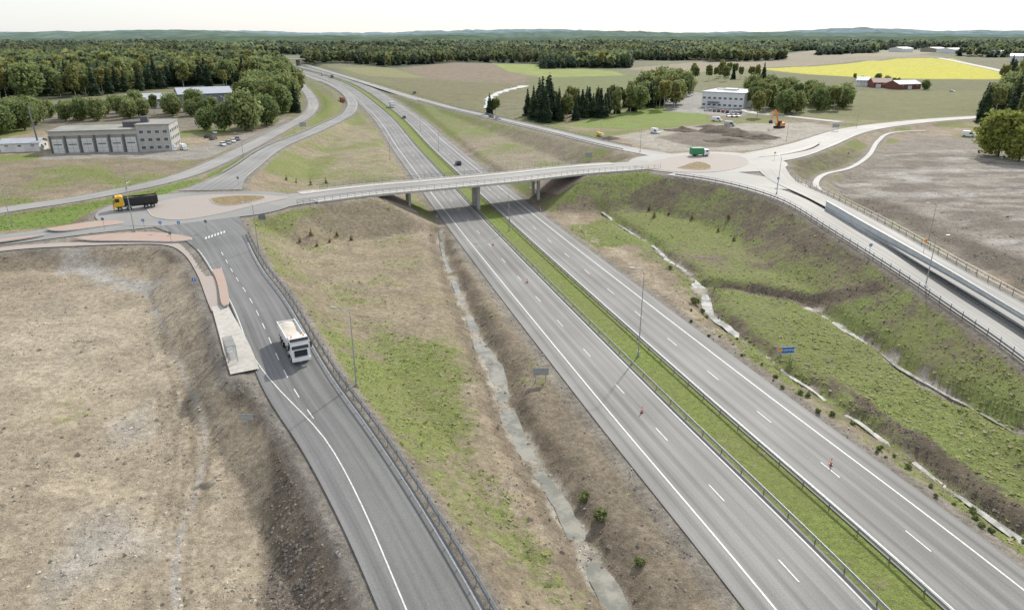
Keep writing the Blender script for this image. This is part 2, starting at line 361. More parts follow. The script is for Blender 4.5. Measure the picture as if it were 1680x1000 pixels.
# ---------------------------------------------------------------- terrain sheet
ys=[14.]
while ys[-1]<11000: ys.append(ys[-1]+max(.42,.0075*ys[-1]))
ys=np.array(ys);NC=640;ts=np.linspace(-1,1,NC)
YY=np.repeat(ys[:,None],NC,1);XX=ts[None,:]*(62+.9*ys[:,None])
X=XX.ravel();Y=YY.ravel();info={};Z=T(X,Y,info);E=info['E']
dx=(62+.9*Y)*2/NC;dy=np.maximum(.42,.0075*Y)
ZZ=Z.reshape(YY.shape);gy,gx=np.gradient(ZZ);slope=np.hypot(gx/dx.reshape(YY.shape),gy/dy.reshape(YY.shape)).ravel()
n5=fbm(X/18,Y/18,31,5);n6=fbm(X/6,Y/6,37,5);n7=fbm(X/60,Y/60,41,4);n8=fbm(X/2.5,Y/2.5,43,3)
col=np.zeros((len(X),3));tan=np.array((.275,.225,.16));dark=np.array((.15,.122,.09));pale=np.array((.37,.32,.25));mid=np.array((.215,.178,.13))
def put(mask,c):
    global col
    col=col*(1-mask[:,None])+np.array(c)[None,:]*mask[:,None]
sm=lambda v,a,b:np.clip((v-a)/(b-a),0,1)
GC=(.17,.205,.066)
col[:]=tan;put(sm(n5,.45,.6)*.5,mid);put(sm(n6,.55,.7)*.4,pale)
veg=.26+.5*sm(n5,.42,.62)
gcol=np.tile(np.array(GC),(len(X),1))
wx=X+(n6-.5)*7+(n8-.5)*2.5;wy=Y+(n5-.5)*10+(n8-.5)*2.5
wcx=X+(n8-.5)*1.6;wcy=Y+(n6-.5)*2.2+(n8-.5)*1
def reg(pp,z,c=None,v=None,s=4,a=1,g=None,vn=0,crisp=False,semi=False):
    global veg,gcol
    poly=[P(q[0],q[1],z) for q in pp];m=(soft(X,Y,poly,s) if crisp else soft(wcx,wcy,poly,s) if semi else soft(wx,wy,poly,s))*a
    if c is not None:put(m,c)
    if v is not None:veg=veg*(1-m)+np.clip(v+(n5-.5)*vn+(n6-.5)*vn*.6,0,1)*m
    if g is not None:gcol=gcol*(1-m[:,None])+np.array(g)[None,:]*m[:,None]
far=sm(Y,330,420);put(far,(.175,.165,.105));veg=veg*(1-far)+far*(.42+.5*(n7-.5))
# left bare field
reg([(-400,1000),(-400,420),(240,405),(330,470),(400,640),(480,760),(520,1000),(600,1400),(-400,1400)],3,(.335,.285,.21),.12,6,vn=.45)
reg([(-400,520),(-400,425),(120,405),(230,420),(250,460),(200,500),(60,530)],4,(.27,.225,.165),.10,10,.7)
reg([(0,640),(0,560),(120,480),(230,520),(140,620)],3,(.38,.33,.25),.05,8,.8)
reg([(300,480),(340,560),(330,700),(240,720),(200,600),(250,500)],3,(.375,.325,.245),.05,8,.7)
reg([(20,700),(130,650),(190,665),(80,725)],3,None,.55,8,.7)
reg([(120,850),(240,810),(280,860),(170,920),(80,960)],2.5,(.37,.345,.31),.05,5,.7)
reg([(200,690),(260,660),(270,700),(220,720)],2.5,(.37,.35,.32),.05,4,.7)
reg([(60,405),(200,440),(260,470),(240,480),(150,450),(60,425)],4.5,(.35,.335,.31),.05,3,.9)
reg([(350,560),(390,640),(440,700),(420,830),(360,700),(330,560)],4,(.30,.25,.185),.30,5,.5)
reg([(440,690),(475,690),(525,745),(562,810),(597,890),(627,1010),(432,1010),(425,850),(440,760)],3,(.135,.11,.086),.06,1.6,.95,semi=True)
reg([(215,401),(300,402),(335,450),(352,505),(365,575),(380,622),(430,645),(455,690),(430,702),(380,655),(350,610),(330,525),(300,450),(235,415)],5,(.12,.096,.073),.04,1.4,.95,semi=True)
reg([(-100,418),(0,414),(215,402),(230,412),(0,424),(-100,430)],6,(.12,.098,.075),.1,1.2,.9,semi=True)
# between ramp and motorway
reg([(400,400),(470,360),(640,335),(700,345),(740,420),(760,560),(800,760),(960,1020),(830,1020),(700,840),(560,600)],2,(.26,.22,.155),.54,4,.85,vn=.9)
reg([(420,400),(560,350),(640,345),(640,420),(540,470),(470,440)],4,(.285,.24,.17),.32,6,.8,vn=.5)
reg([(600,600),(720,560),(760,650),(740,760),(680,760),(630,680)],1,None,.70,6,.8,vn=.4)
reg([(700,800),(800,800),(960,1020),(800,1020)],0,None,.74,5,.8,vn=.4)
reg([(745,400),(800,470),(900,600),(1060,800),(1230,1010),(1040,1010),(900,780),(830,620),(780,540),(750,470)],-.3,(.2,.168,.125),.34,3,.9,vn=.6)
reg([(640,330),(720,345),(745,400),(700,380)],4,(.31,.26,.20),.1,3,.8)
# right of motorway
reg([(925,350),(1010,410),(1120,500),(1260,610),(1420,720),(1700,930),(1640,985),(1560,840),(1400,705),(1250,600),(1100,490),(1000,415),(915,345)],-.2,(.37,.315,.24),.34,2,.95,vn=.7)
reg([(930,310),(1180,305),(1330,360),(1560,490),(1560,520),(1330,500),(1180,470),(1100,440),(1000,370)],1,(.18,.152,.108),.72,5,1,vn=.7)
reg([(1120,415),(1240,440),(1420,470),(1440,500),(1330,500),(1180,462)],.5,(.22,.185,.135),.48,6,.6,vn=.6)
reg([(950,300),(1180,305),(1300,350),(1400,400),(1500,470),(1440,470),(1300,390),(1180,340),(1020,320)],5,(.125,.104,.076),.42,3,.85,vn=.6)
reg([(1170,470),(1330,505),(1420,570),(1600,690),(1700,740),(1700,880),(1560,780),(1400,670),(1240,570),(1180,520)],-.5,(.185,.155,.11),.72,4,1,vn=.6)
reg([(1380,530),(1560,500),(1700,610),(1700,720),(1600,670),(1450,560)],0,(.165,.138,.10),.62,5,1,vn=.8)
reg([(1210,540),(1320,600),(1460,700),(1560,780),(1700,870),(1700,845),(1500,705),(1340,605)],-.6,(.11,.09,.064),.25,1.6,.85,semi=True)
reg([(1165,462),(1240,468),(1335,488),(1440,505),(1440,515),(1330,505),(1240,484),(1165,472)],-.2,(.085,.07,.05),.1,1.4,.9,semi=True)
# upper right bare wet field and below-shoulder
reg([(1350,310),(1420,270),(1450,240),(1500,222),(1720,230),(1720,470),(1600,430),(1420,340)],4.5,(.235,.21,.178),.08,4,1,vn=.3)
reg([(1430,300),(1500,255),(1720,262),(1720,400),(1560,370)],4.5,(.30,.28,.25),.04,12,.6)
wetp=soft(X,Y,[P(a,b,4.5) for a,b in[(1370,308),(1450,250),(1720,240),(1720,420),(1560,385)]],6)
put(wetp*sm(fbm(X/14,Y/4,61,5),.5,.6)*.65,(.14,.12,.10));put(wetp*sm(fbm(X/20,Y/6,67,5),.56,.64)*.6,(.42,.405,.38));put(wetp*sm(n8,.5,.7)*.35,(.16,.14,.115))
reg([(1360,322),(1450,345),(1560,400),(1720,480),(1720,430),(1560,370),(1440,320)],5,(.13,.11,.088),.28,4,.85)
reg([(1290,300),(1340,300),(1345,280),(1430,250),(1400,240),(1300,270)],6,(.13,.11,.08),.40,3,.8)
# middle triangle and construction area
reg([(400,310),(430,270),(500,232),(560,205),(590,190),(640,240),(700,290),(640,300),(520,310)],1.5,(.27,.235,.16),.48,3,1,vn=1.0)
reg([(400,305),(480,262),(560,250),(520,290),(440,308)],2,None,.78,5,.7)
reg([(735,205),(860,215),(1000,240),(1040,262),(900,272),(800,275),(760,235)],1.5,(.26,.225,.165),.44,3,1,vn=.8)
reg([(1010,215),(1180,200),(1330,200),(1390,212),(1330,232),(1240,245),(1080,240)],5,(.34,.315,.27),.03,4,1)
reg([(1080,220),(1180,205),(1260,215),(1260,235),(1140,238)],5,(.15,.125,.10),.02,4,.8)
reg([(590,165),(660,175),(800,200),(740,225),(690,215),(600,178)],1,None,.75,4,.6)
# left strips
reg([(-200,275),(0,262),(120,260),(340,252),(360,262),(300,280),(150,312),(-200,355)],4,(.22,.185,.13),.42,4,1,vn=.9)
reg([(-200,385),(0,350),(150,330),(330,288),(420,252),(400,280),(350,300),(200,340),(0,375),(-200,410)],5,None,.95,3,.9,g=(.145,.22,.05))
reg([(70,262),(70,250),(300,238),(420,208),(470,190),(480,205),(400,238),(330,256)],4,(.27,.255,.225),.03,3,1)
reg([(0,185),(90,172),(250,160),(420,170),(430,195),(300,210),(60,215)],4,(.2,.18,.14),.25,4,1)
reg([(500,135),(520,150),(548,168),(540,190),(510,205),(515,180),(505,155)],2.5,None,.85,3,1,g=(.16,.2,.055))
# far fields
for pp,c,v,g in [
 ([(660,112),(745,104),(850,108),(900,128),(840,137),(700,128)],(.215,.175,.125),.1,None),
 ([(806,105),(890,107),(1010,117),(1025,124),(900,127),(835,118)],(.2,.2,.07),1,(.26,.31,.09)),
 ([(1245,114),(1340,109),(1470,98),(1560,97),(1655,121),(1640,131),(1480,130),(1350,125)],(.46,.43,.06),0,None),
 ([(1010,112),(1200,100),(1330,86),(1400,86),(1560,95),(1470,97),(1340,107),(1240,113),(1110,120)],(.27,.23,.165),.08,None),
 ([(860,128),(1060,124),(1130,134),(1080,150),(1010,152),(900,148)],(.15,.15,.08),.6,(.16,.19,.08)),
 ([(930,203),(1000,186),(1080,172),(1160,187),(1160,203),(1040,210)],(.2,.2,.07),1,(.18,.245,.065)),
 ([(1320,186),(1395,152),(1620,150),(1620,185),(1450,198)],(.18,.165,.095),.55,(.165,.185,.085)),
 ([(1210,150),(1250,118),(1480,131),(1650,133),(1640,150),(1400,150)],(.16,.15,.09),.5,(.13,.15,.075)),
 ([(555,112),(640,111),(700,127),(610,124)],(.26,.225,.13),.6,(.23,.235,.11)),
 ([(640,128),(840,137),(860,150),(800,185),(720,165),(660,145)],(.18,.16,.10),.45,(.14,.165,.07)),
 ([(1090,182),(1095,158),(1130,150),(1230,160),(1235,185),(1210,192)],(.3,.29,.27),0,None),
 ([(1300,87),(1420,82),(1560,86),(1480,94),(1380,92)],(.3,.27,.18),.2,None)]:
    reg(pp,4,c,v,3,1,g,crisp=True)
# forest floors
FPOLY=[[(-500,182),(0,170),(130,158),(215,150),(290,141),(400,141),(478,160),(474,118),(425,104),(415,92),(400,80),(330,75.5),(-500,75.5)],
 [(498,109),(560,105),(640,111),(700,108),(745,103),(800,104),(880,106),(890,113),(1032,111),(1040,101),(1100,100),(1275,96),(1278,88),(1285,76),(498,76)],
 [(400,92),(500,92),(500,76),(400,76)],
 [(1275,88),(1330,85),(1400,83),(1470,83),(1560,82),(1640,83),(1760,86),(1900,92),(1900,75.2),(1275,75.2)],
 [(1340,92),(1440,88),(1440,85),(1340,88)],[(1160,103),(1290,99),(1290,95),(1160,97)],[(1560,92),(1660,96),(1720,104),(1720,98),(1640,90)]]
for f in FPOLY: reg(f,5,(.07,.08,.05),.3,8,.95)
# steep slopes, shoulders, stream beds, wheel ruts
st=sm(slope,.32,.52)*(Y<330);put(st*.3,dark);veg=veg*(1-.12*st)
sh=sm(2.4-E,0,1.4)*(E<2.4);put(sh*.8,(.21,.196,.172));veg=veg*(1-sh*.8)
mwd,_,_=segd(X,Y,R['mw'],30);med=(mwd<2.9);veg=np.where(med,.90-.3*sm(fbm(X/1.8,Y/1.8,77,4),.55,.65),veg);gcol[med]=(.18,.23,.062);col[med]=(.22,.205,.12)
for k,(dc,dep,wd) in DITCH.items():
    bx=np.nonzero((X>dc[:,0].min()-15)&(X<dc[:,0].max()+15)&(Y>dc[:,1].min()-15)&(Y<dc[:,1].max()+15))[0]
    d,z,w=segd(X[bx],Y[bx],dc,12);d=d+(n8[bx]-.5)*2.0+(n6[bx]-.5)*1.6
    m=np.zeros(len(X));mm=np.zeros(len(X));m[bx]=np.clip(1-np.maximum(0,d-wd*.8)/1.3,0,1)*.55;mm[bx]=np.clip(1-np.maximum(0,d-w*.8)/.45,0,1)
    if k!='s5':put(m,(.135,.113,.083));veg=veg*(1-.2*m)
    if k in('s1','s3'):mm=mm*sm(fbm(X/3.5,Y/3.5,91,3),.42,.56)*.8
    if k not in('s4',):put(mm*.9,(.36,.33,.275) if k=='s0' else (.40,.375,.33));veg=veg*(1-mm)
RUTS=[[(340,1020),(300,900),(310,800),(330,700),(300,600),(262,500),(240,450)],[(250,1020),(262,860),(285,720),(262,600),(250,520)],[(120,1020),(190,900),(255,800),(275,660),(245,560)],[(0,960),(120,840),(240,760),(300,640)],[(0,700),(100,650),(220,620),(290,560)],[(390,1010),(360,860),(350,740)],[(300,1020),(280,900),(300,760),(290,640)]]
for ri,rt in enumerate(RUTS):
    rc=px([(a,b,3,1) for a,b in rt],3);bx=np.nonzero((X<0)&(Y<200))[0]
    d,_,_=segd(X[bx],Y[bx],rc,6);d=d+(n6[bx]-.5)*.5
    st_=.5 if ri in(0,1,6) else .28
    m=np.zeros(len(X));m[bx]=np.exp(-((d-1.0)/.24)**2)*st_*sm(n6[bx],.32,.55);put(m,(.19,.155,.112));Z-=m*.18
    m[bx]=np.exp(-(d/.5)**2)*.2;put(m,(.40,.345,.265));m2=np.zeros(len(X));m2[bx]=np.clip(1-d/2,0,1)*.7;veg=veg*(1-m2)
rc=px([(a,b,3,1) for a,b in [(230,470),(262,530),(300,620),(335,700),(320,790),(285,880),(283,1020)]],3)
d,_,_=segd(X,Y,rc,6);m=np.exp(-((d+(n6-.5)*.8+(n8-.5)*.5)/.26)**2)*.75;put(m,(.37,.355,.33));veg=veg*(1-m)
haze=sm(Y,500,5000)[:,None];col=col*(1-haze*.6)+np.array((.24,.28,.28))*haze*.6;gcol=gcol*(1-haze*.6)+np.array((.20,.265,.245))*haze*.6  # distance haze painted into soil and grass colours, stronger farther away
nr=len(ys);ii=np.arange(nr-1)[:,None]*NC+np.arange(NC-1)[None,:]
Q=np.stack([ii,ii+1,ii+NC+1,ii+NC],-1).reshape(-1,4)
one=np.ones((len(X),1))
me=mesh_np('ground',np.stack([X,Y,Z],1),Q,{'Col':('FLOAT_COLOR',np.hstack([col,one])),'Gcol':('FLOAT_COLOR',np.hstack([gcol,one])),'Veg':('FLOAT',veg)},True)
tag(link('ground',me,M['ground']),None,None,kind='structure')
# ---------------------------------------------------------------- ribbons
def frame(Cn):
    t=np.gradient(Cn[:,:2],axis=0);t/=np.linalg.norm(t,axis=1)[:,None];return t,np.stack([t[:,1],-t[:,0]],1)
def arc(Cn): return np.r_[0,np.cumsum(np.linalg.norm(np.diff(Cn[:,:2],axis=0),axis=1))]
def ribbon(name,Cn,a,b,dz,m,parent=None,kind='structure',cuts=1):
    t,n=frame(Cn);s=arc(Cn);k=len(Cn);rows=[];us=[]
    a=np.broadcast_to(a,(k,));b=np.broadcast_to(b,(k,))
    for j in range(cuts+1):
        o=a+(b-a)*j/cuts;rows.append(np.c_[Cn[:,:2]+n*o[:,None],Cn[:,2]+dz]);us.append(np.c_[o,s])
    V=np.vstack(rows);U=np.vstack(us);q=[]
    for j in range(cuts):
        i=np.arange(k-1)+j*k;q.append(np.stack([i,i+k,i+k+1,i+1],1))
    Q=np.vstack(q);me=mesh_np(name,V,Q);uv=me.uv_layers.new(name='UVMap');uv.data.foreach_set('uv',U[Q.ravel()].astype(np.float32).ravel())
    o=link(name,me,m,parent)
    if kind and not parent:o['kind']=kind
    return o
def at(Cn,s,A=None):
    A=arc(Cn) if A is None else A
    return np.array([np.interp(s,A,Cn[:,k]) for k in range(4)])
class Marks:
    def __init__(s):s.m=MB()
    def line(s,Cn,off,w,dz,s0=0,s1=1e9,dash=None,gap=0):
        A=arc(Cn);t,n=frame(Cn);s1=min(s1,A[-1])
        segs=[]
        if dash:
            q=s0
            while q+dash<s1:segs.append((q,q+dash));q+=dash+gap
        else:
            ss=[s0]+[v for v in A if s0<v<s1]+[s1];segs=list(zip(ss[:-1],ss[1:]))
        fx=lambda q:(np.interp(q,A,Cn[:,0]),np.interp(q,A,Cn[:,1]),np.interp(q,A,Cn[:,2])+dz,np.interp(q,A,n[:,0]),np.interp(q,A,n[:,1]))
        off=off if callable(off) else (lambda q,o=off:o)
        for a,b in segs:
            p=fx(a);r=fx(b);oa,ob=off(a),off(b)
            s.m.add([(p[0]+p[3]*(oa-w/2),p[1]+p[4]*(oa-w/2),p[2]),(p[0]+p[3]*(oa+w/2),p[1]+p[4]*(oa+w/2),p[2]),(r[0]+r[3]*(ob+w/2),r[1]+r[4]*(ob+w/2),r[2]),(r[0]+r[3]*(ob-w/2),r[1]+r[4]*(ob-w/2),r[2])],[(0,1,2,3)])
    def done(s,parent):return s.m.build('road_marking',M['paint'],parent)
mw=R['mw'];A=arc(mw)
for nm,sg in(('motorway_southbound',-1),('motorway_northbound',1)):
    a,b=sorted((sg*2.6,sg*13.6))
    o=ribbon(nm,mw,a,b,.0,M['asph'],cuts=4)
    k=Marks();k.line(mw,sg*3.35,.16,.02);k.line(mw,sg*7.2,.14,.02,dash=3,gap=9);k.line(mw,sg*11.1,.2,.02);k.done(o)
def simple(nm,key,m,dz=0,edge=True,centre=False,w=.12,s0=0,s1=1e9):
    Cn=R[key];o=ribbon(nm,Cn,-Cn[:,3],Cn[:,3],dz,m,cuts=2)
    A=arc(Cn);k=Marks()
    if edge:
        for sg in(-1,1):k.line(Cn,lambda q,sg=sg:sg*(np.interp(q,A,Cn[:,3])-.55),w,dz+.02,s0,s1)
    if centre:k.line(Cn,0,w,dz+.02,s0,s1,dash=3,gap=5)
    if edge or centre:k.done(o)
    return o
simple('road_local','loc',M['asph3'],.0,edge=False,centre=False)
simple('road_west','west',M['asph4'],.004,True,True,s1=arc(R['west'])[-1]-22)
simple('road_exit_ramp','off',M['asph4'],.008,True,False,s1=arc(R['off'])[-1]-22)
simple('road_entry_ramp','on',M['asph3'],.012,True,False,s0=30)
simple('road_northeast','ne',M['asph3'],.016,True,True,s0=38)
simple('road_east','east',M['asph3'],.020,False,False)
simple('road_southeast','se',M['asph3'],.024,True,False,s0=38)
simple('path_curved','curl',M['conc'],.028,False)
simple('yard_road','yard',M['asph3'],.0,False)
simple('road_far','farroad',M['conc'],.03,False)
simple('footpath','path',M['brickp'],.032,False)
simple('bus_platform_paving','platform',M['plat'],.10,False)
rp=R['ramp'];o=ribbon('road_slip',rp,-rp[:,3],rp[:,3],.036,M['asph2'],cuts=4)
Ar=arc(rp);k=Marks();hwf=lambda q:np.interp(q,Ar,rp[:,3]);s74=Ar[int(np.argmin(abs(rp[:,1]-P(545,745,4.6)[1])))]
sA=Ar[int(np.argmin(abs(rp[:,1]-P(366,402,7.4)[1])))]
# centreline runs from the roundabout towards the foreground, so a positive offset is the bus stop side
k.line(rp,lambda q:-(hwf(q)-.35),.14,.056,sA)
k.line(rp,1.0,.13,.056,sA+4,s74-3,dash=2.2,gap=3.0)
def lb(q):
    if q<s74-30:return hwf(q)-.25
    if q<s74:
        u=(q-s74+30)/30;u=u*u*(3-2*u);return (hwf(q)-.25)*(1-u)+1.15*u
    u=min(1,(q-s74)/26);u=u*u*(3-2*u);return 1.15+.75*u
k.line(rp,lb,.14,.056,sA)
k.done(o)
def sheet(name,pts,m,parent=None,kind='structure'):
    b=MB();b.add(pts,[tuple(range(len(pts)))]);o=b.build(name,m,parent)
    if kind:o['kind']=kind
    return o
def hull_circ(c,dz):
    (x1,y1,z,r1),(x2,y2,_,r2)=c;pts=[]
    a0=math.atan2(y2-y1,x2-x1)
    for i in range(33):
        t=a0+PI/2+PI*i/32;pts.append((x1+r1*math.cos(t),y1+r1*math.sin(t),z+dz))
    for i in range(33):
        t=a0-PI/2+PI*i/32;pts.append((x2+r2*math.cos(t),y2+r2*math.sin(t),z+dz))
    return pts
sheet('roundabout_road_west',hull_circ(R['rb1'],.044),M['asph4'])
sheet('junction_road_east',hull_circ(R['rb3'],.038),M['asph3'])
sheet('roundabout_road_east',hull_circ(R['rb2'],.044),M['asph3'])
def slab(name,pp,z,h,m,kind='structure',kw=.22):
    Cn=dense([(*P(a,b,z),0) for a,b in pp+[pp[0]]],1.2)[:-1];n=len(Cn)
    top=[(c[0],c[1],z+h) for c in Cn]
    b=MB();b.add(top,[tuple(range(n))]);o=b.build(name,m)
    o['kind']=kind
    ctr=np.mean(Cn[:,:2],axis=0);b=MB()
    kr=[]
    for c in Cn:
        d=np.array(c[:2])-ctr;d=d/np.linalg.norm(d);kr.append((c[0]+d[0]*kw,c[1]+d[1]*kw))
    vs=[(c[0],c[1],z+h+.012) for c in Cn]+[(k[0],k[1],z+h+.012) for k in kr]+[(k[0],k[1],z-.1) for k in kr]
    fs=[]
    for i in range(n):
        j=(i+1)%n;fs+=[(i,j,n+j,n+i),(n+i,n+j,2*n+j,2*n+i)]
    b.add(vs,fs);b.build('kerb',M['kerb'],o);return o
slab('roundabout_island_west',[(243,345),(258,333),(300,324),(350,320),(420,320),(460,323),(478,324),(450,330),(405,340),(350,353),(298,361),(255,357)],7.5,.14,M['brick'])
slab('island_soil_bed_west',[(345,327),(372,323),(410,322),(440,324),(405,334),(372,339),(352,335)],7.5,.24,mat('brown_gravel_bed',(.22,.165,.08),.95,1.5,.4,bmp=.5))
slab('roundabout_island_east',[(1040,273),(1085,262),(1130,255),(1180,253),(1218,258),(1228,267),(1205,277),(1160,283),(1100,281)],7.5,.14,M['brick'])
slab('island_soil_bed_east',[(1112,276),(1145,266),(1167,273),(1161,279),(1135,279)],7.5,.24,bpy.data.materials['brown_gravel_bed'])
slab('splitter_island_south',[(310,397),(328,394),(342,402),(358,430),(372,466),(376,502),(364,503),(356,462),(338,428)],7.08,.14,M['brickr'],kw=.12)
slab('splitter_island_lower',[(120,391),(170,385),(240,381),(295,386),(322,393),(290,397),(220,395),(150,395)],7.5,.14,M['brickr'],kw=.12)
slab('splitter_island_upper',[(75,376),(150,364),(196,362),(208,367),(170,371),(100,380)],7.5,.14,M['brickr'],kw=.12)
slab('splitter_island_edge',[(-40,398),(60,386),(85,383),(60,389),(-40,402)],7.3,.14,M['brickr'],kw=.12)
slab('splitter_island_northeast',[(1245,258),(1310,244),(1345,233),(1330,243),(1290,253)],7.5,.14,M['kerb'])
# zebra crossing
zb=MB()
for i in range(7):
    x,y,_=P(338+i*5,391-i*1.7,7.5);zb.box(x,y,7.5+.075,.3,1.8,.01,.35)
zo=zb.build('zebra_crossing',M['paint']);zo['kind']='structure'
# water
for nm,k in(('stream_left','s0'),('stream_right','s1'),('stream_far_right','s3'),('pond_far','s5')):
    dc,dep,wd=DITCH[k];c=dc.copy();c[:,2]=T(c[:,0],c[:,1])
    kk=max(3,min(9,len(c)//3*2+1));z=np.convolve(np.pad(c[:,2],kk//2,mode='edge'),np.ones(kk)/kk,'valid')
    s_=arc(c);c[:,2]=z+{'s0':.06,'s1':.09,'s3':.07,'s5':.4}[k]
    am=1.4 if k=='s0' else 2.4
    wv=np.maximum(.08,c[:,3]*(1.1+am*(fbm(s_/5,s_*0+3,71,4)-.5)));wv2=np.maximum(.08,c[:,3]*(1.1+am*(fbm(s_/5,s_*0+9,73,4)-.5)))
    ribbon(nm,c,-wv,wv2,0,M['water' if k=='s0' else 'waterp'])
# ---------------------------------------------------------------- hills
def hills(name,Yc,hgt,colr,seed,w):
    n=500;x=np.linspace(-1.15,1.15,n)*Yc;prof=np.linspace(-1,1,13);V=[]
    top=hgt*(.5+.8*(fbm(x/(Yc*.22),x*0+seed,seed,4)-.25).clip(0))+(fbm(x/(Yc*.006),x*0,seed+5,3)-.5)*hgt*.16
    for p in prof:
        yy=Yc+p*w+(fbm(x/900,x*0+p,seed+9)-.5)*w*.3;zz=-10+(top+10)*np.cos(p*PI/2)**.8+(fbm(x/60,x*0+p*9,seed+3,3)-.5)*8*(abs(p)<.9);V.append(np.stack([x,yy,zz],1))
    V=np.vstack(V);i=np.arange(12)[:,None]*n+np.arange(n-1)[None,:];Q=np.stack([i,i+1,i+n+1,i+n],-1).reshape(-1,4)
    o=link(name,mesh_np(name,V,Q),mat(name+'_hazed_woodland',colr,1,.01,.25,spec=0));o['kind']='structure'  # ridge colours include painted air haze, bluer on the farther ridges
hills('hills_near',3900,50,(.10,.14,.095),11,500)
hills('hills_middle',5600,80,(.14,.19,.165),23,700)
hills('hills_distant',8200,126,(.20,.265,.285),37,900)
# ---------------------------------------------------------------- trees
def quads(p,nr,s,rg,asp=1.):
    k=len(p);nr=nr/np.linalg.norm(nr,axis=1)[:,None];r=rg.normal(size=(k,3));a=np.cross(nr,r);a/=np.linalg.norm(a,axis=1)[:,None];b=np.cross(nr,a)
    s=np.broadcast_to(s,(k,))[:,None];V=np.stack([p-a*s-b*s*asp,p+a*s-b*s*asp,p+a*s*.8+b*s*asp,p-a*s*.8+b*s*asp],1)
    V+=rg.normal(size=V.shape)*s[:,None]*.15
    return V.reshape(-1,3),np.arange(4*k).reshape(-1,4)
def decid(n,h,r,size,seed,lobes=16,low=.22):
    rg=np.random.default_rng(seed);d=rg.normal(size=(lobes,3));d/=np.linalg.norm(d,axis=1)[:,None];d*=rg.uniform(.35,.85,(lobes,1))
    hc=h*(low+(1-low)/2);c=d*np.array([r*.8,r*.8,h*(1-low)/2*.85])+np.array([0,0,hc]);lr=rg.uniform(.28,.5,lobes)*r
    li=rg.integers(0,lobes,n);u=rg.normal(size=(n,3));u/=np.linalg.norm(u,axis=1)[:,None]
    p=c[li]+u*lr[li][:,None]*rg.uniform(.6,1.12,(n,1))*np.array([1,1,1.15]);p[:,2]=np.maximum(p[:,2],h*.06)
    return quads(p,u+rg.normal(size=(n,3))*.7,size*rg.uniform(.6,1.3,n),rg)
def spruce(n,h,r,size,seed):
    rg=np.random.default_rng(seed);t=1-np.sqrt(rg.uniform(0,1,n));t=t*.97+.02
    lv=9+h*.4;tt=(np.floor(t*lv)+rg.uniform(.0,.6,n))/lv
    rad=r*(1-tt)**.85*rg.uniform(.25,1.08,n)*(1+.2*np.sin(np.floor(t*lv)*5));th=rg.uniform(0,2*PI,n)
    p=np.stack([rad*np.cos(th),rad*np.sin(th),h*(.06+.94*tt)-rad*.28],1)
    nr=np.stack([np.cos(th)*.6,np.sin(th)*.6,np.full(n,.9)],1)+rg.normal(size=(n,3))*.35
    return quads(p,nr,size*(.5+.7*(1-tt))*rg.uniform(.7,1.2,n),rg)
def trunkmesh(h,r,m,limbs=5,seed=0):
    rg=random.Random(seed);b=MB();b.cyl((0,0,-.4),(0,0,h*.55),r,r*.6,8);b.cyl((0,0,h*.55),(.1,0,h*.93),r*.6,r*.12,6)
    for i in range(limbs):
        a=rg.uniform(0,6.28);z=h*(.28+.5*i/limbs);l=h*.2;b.cyl((0,0,z),(l*math.cos(a),l*math.sin(a),z+l*.7),r*.3,r*.07,5)
    o=b.build('trunk',m);me=o.data;bpy.data.objects.remove(o);return me
TP={}
def proto(k,crown,cm,tm):
    me=mesh_np('crown',*crown);me.materials.append(cm);TP[k]=(me,tm)
for i in range(4):
    proto('birch%d'%i,decid(1500,13,3.2,.36,100+i,16,.15),M['leaf'],trunkmesh(13,.16,M['barkb'],6,i))
    proto('spruce%d'%i,spruce(1300,15,2.7,.5,200+i),M['spruce'],trunkmesh(15,.18,M['bark'],2,i))
for i in range(3):
    proto('broad%d'%i,decid(3600,13,6.2,.36,300+i,34,.02),M['bigleaf'],trunkmesh(13,.3,M['bark'],8,i))
    proto('bush%d'%i,decid(700,3.2,2.2,.22,320+i,10,.0),M['bigleaf'],trunkmesh(2.6,.08,M['bark'],6,i))
    proto('sap%d'%i,spruce(70,1.8,.42,.10,340+i),M['pineleaf'],trunkmesh(1.8,.025,M['bark'],3,i))
proto('lime0',decid(5000,15,7.5,.42,400,30,.0),M['yleaf'],trunkmesh(14,.4,M['bark'],9,3))
def tree(kind,loc,sc,label,group=None,name=None,sz=None):
    nm=name or {'birch':'birch_tree','spruce':'spruce_tree','broad':'broadleaf_tree','bush':'bush','sap':'pine_sapling','lime':'broadleaf_tree'}[kind.rstrip('0123456789')]
    cat={'bush':'bush'}.get(nm,'tree')
    o=empty(nm,loc,random.uniform(0,6.28),label,cat,group);o.scale=(sc,sc,sc*(sz or 1))
    cm,tm=TP[kind];a=link('crown',cm,None,o);b=link('trunk',tm,None,o);return o
def sample(poly,n,z=4,mind=3.):
    pw=np.array([P(a,b,z)[:2] for a,b in poly]);lo=pw.min(0);hi=pw.max(0);out=[];tries=0
    while len(out)<n and tries<n*60:
        tries+=1;x,y=rng.uniform(lo[0],hi[0]),rng.uniform(lo[1],hi[1])
        if inpoly(np.array([x]),np.array([y]),pw)[0] and all((x-a)**2+(y-b)**2>mind*mind for a,b in out):out.append((x,y))
    if not out:return []
    o=np.array(out);inf={};z=T(o[:,0],o[:,1],inf);return [(o[i,0],o[i,1],z[i]) for i in range(len(o)) if inf['E'][i]>1.5]
def grove(poly,n,mix,hs,group,labels,mind=3.):
    for p in sample(poly,n,mind=mind):
        k=random.choices(list(mix),list(mix.values()))[0];v=k+str(random.randrange(4 if k in('birch','spruce') else 3))
        base={'birch':13,'spruce':15,'broad':13,'bush':3.2}[k]
        tree(v,p,random.uniform(*hs)/base,labels[k],group+' ('+k+')')
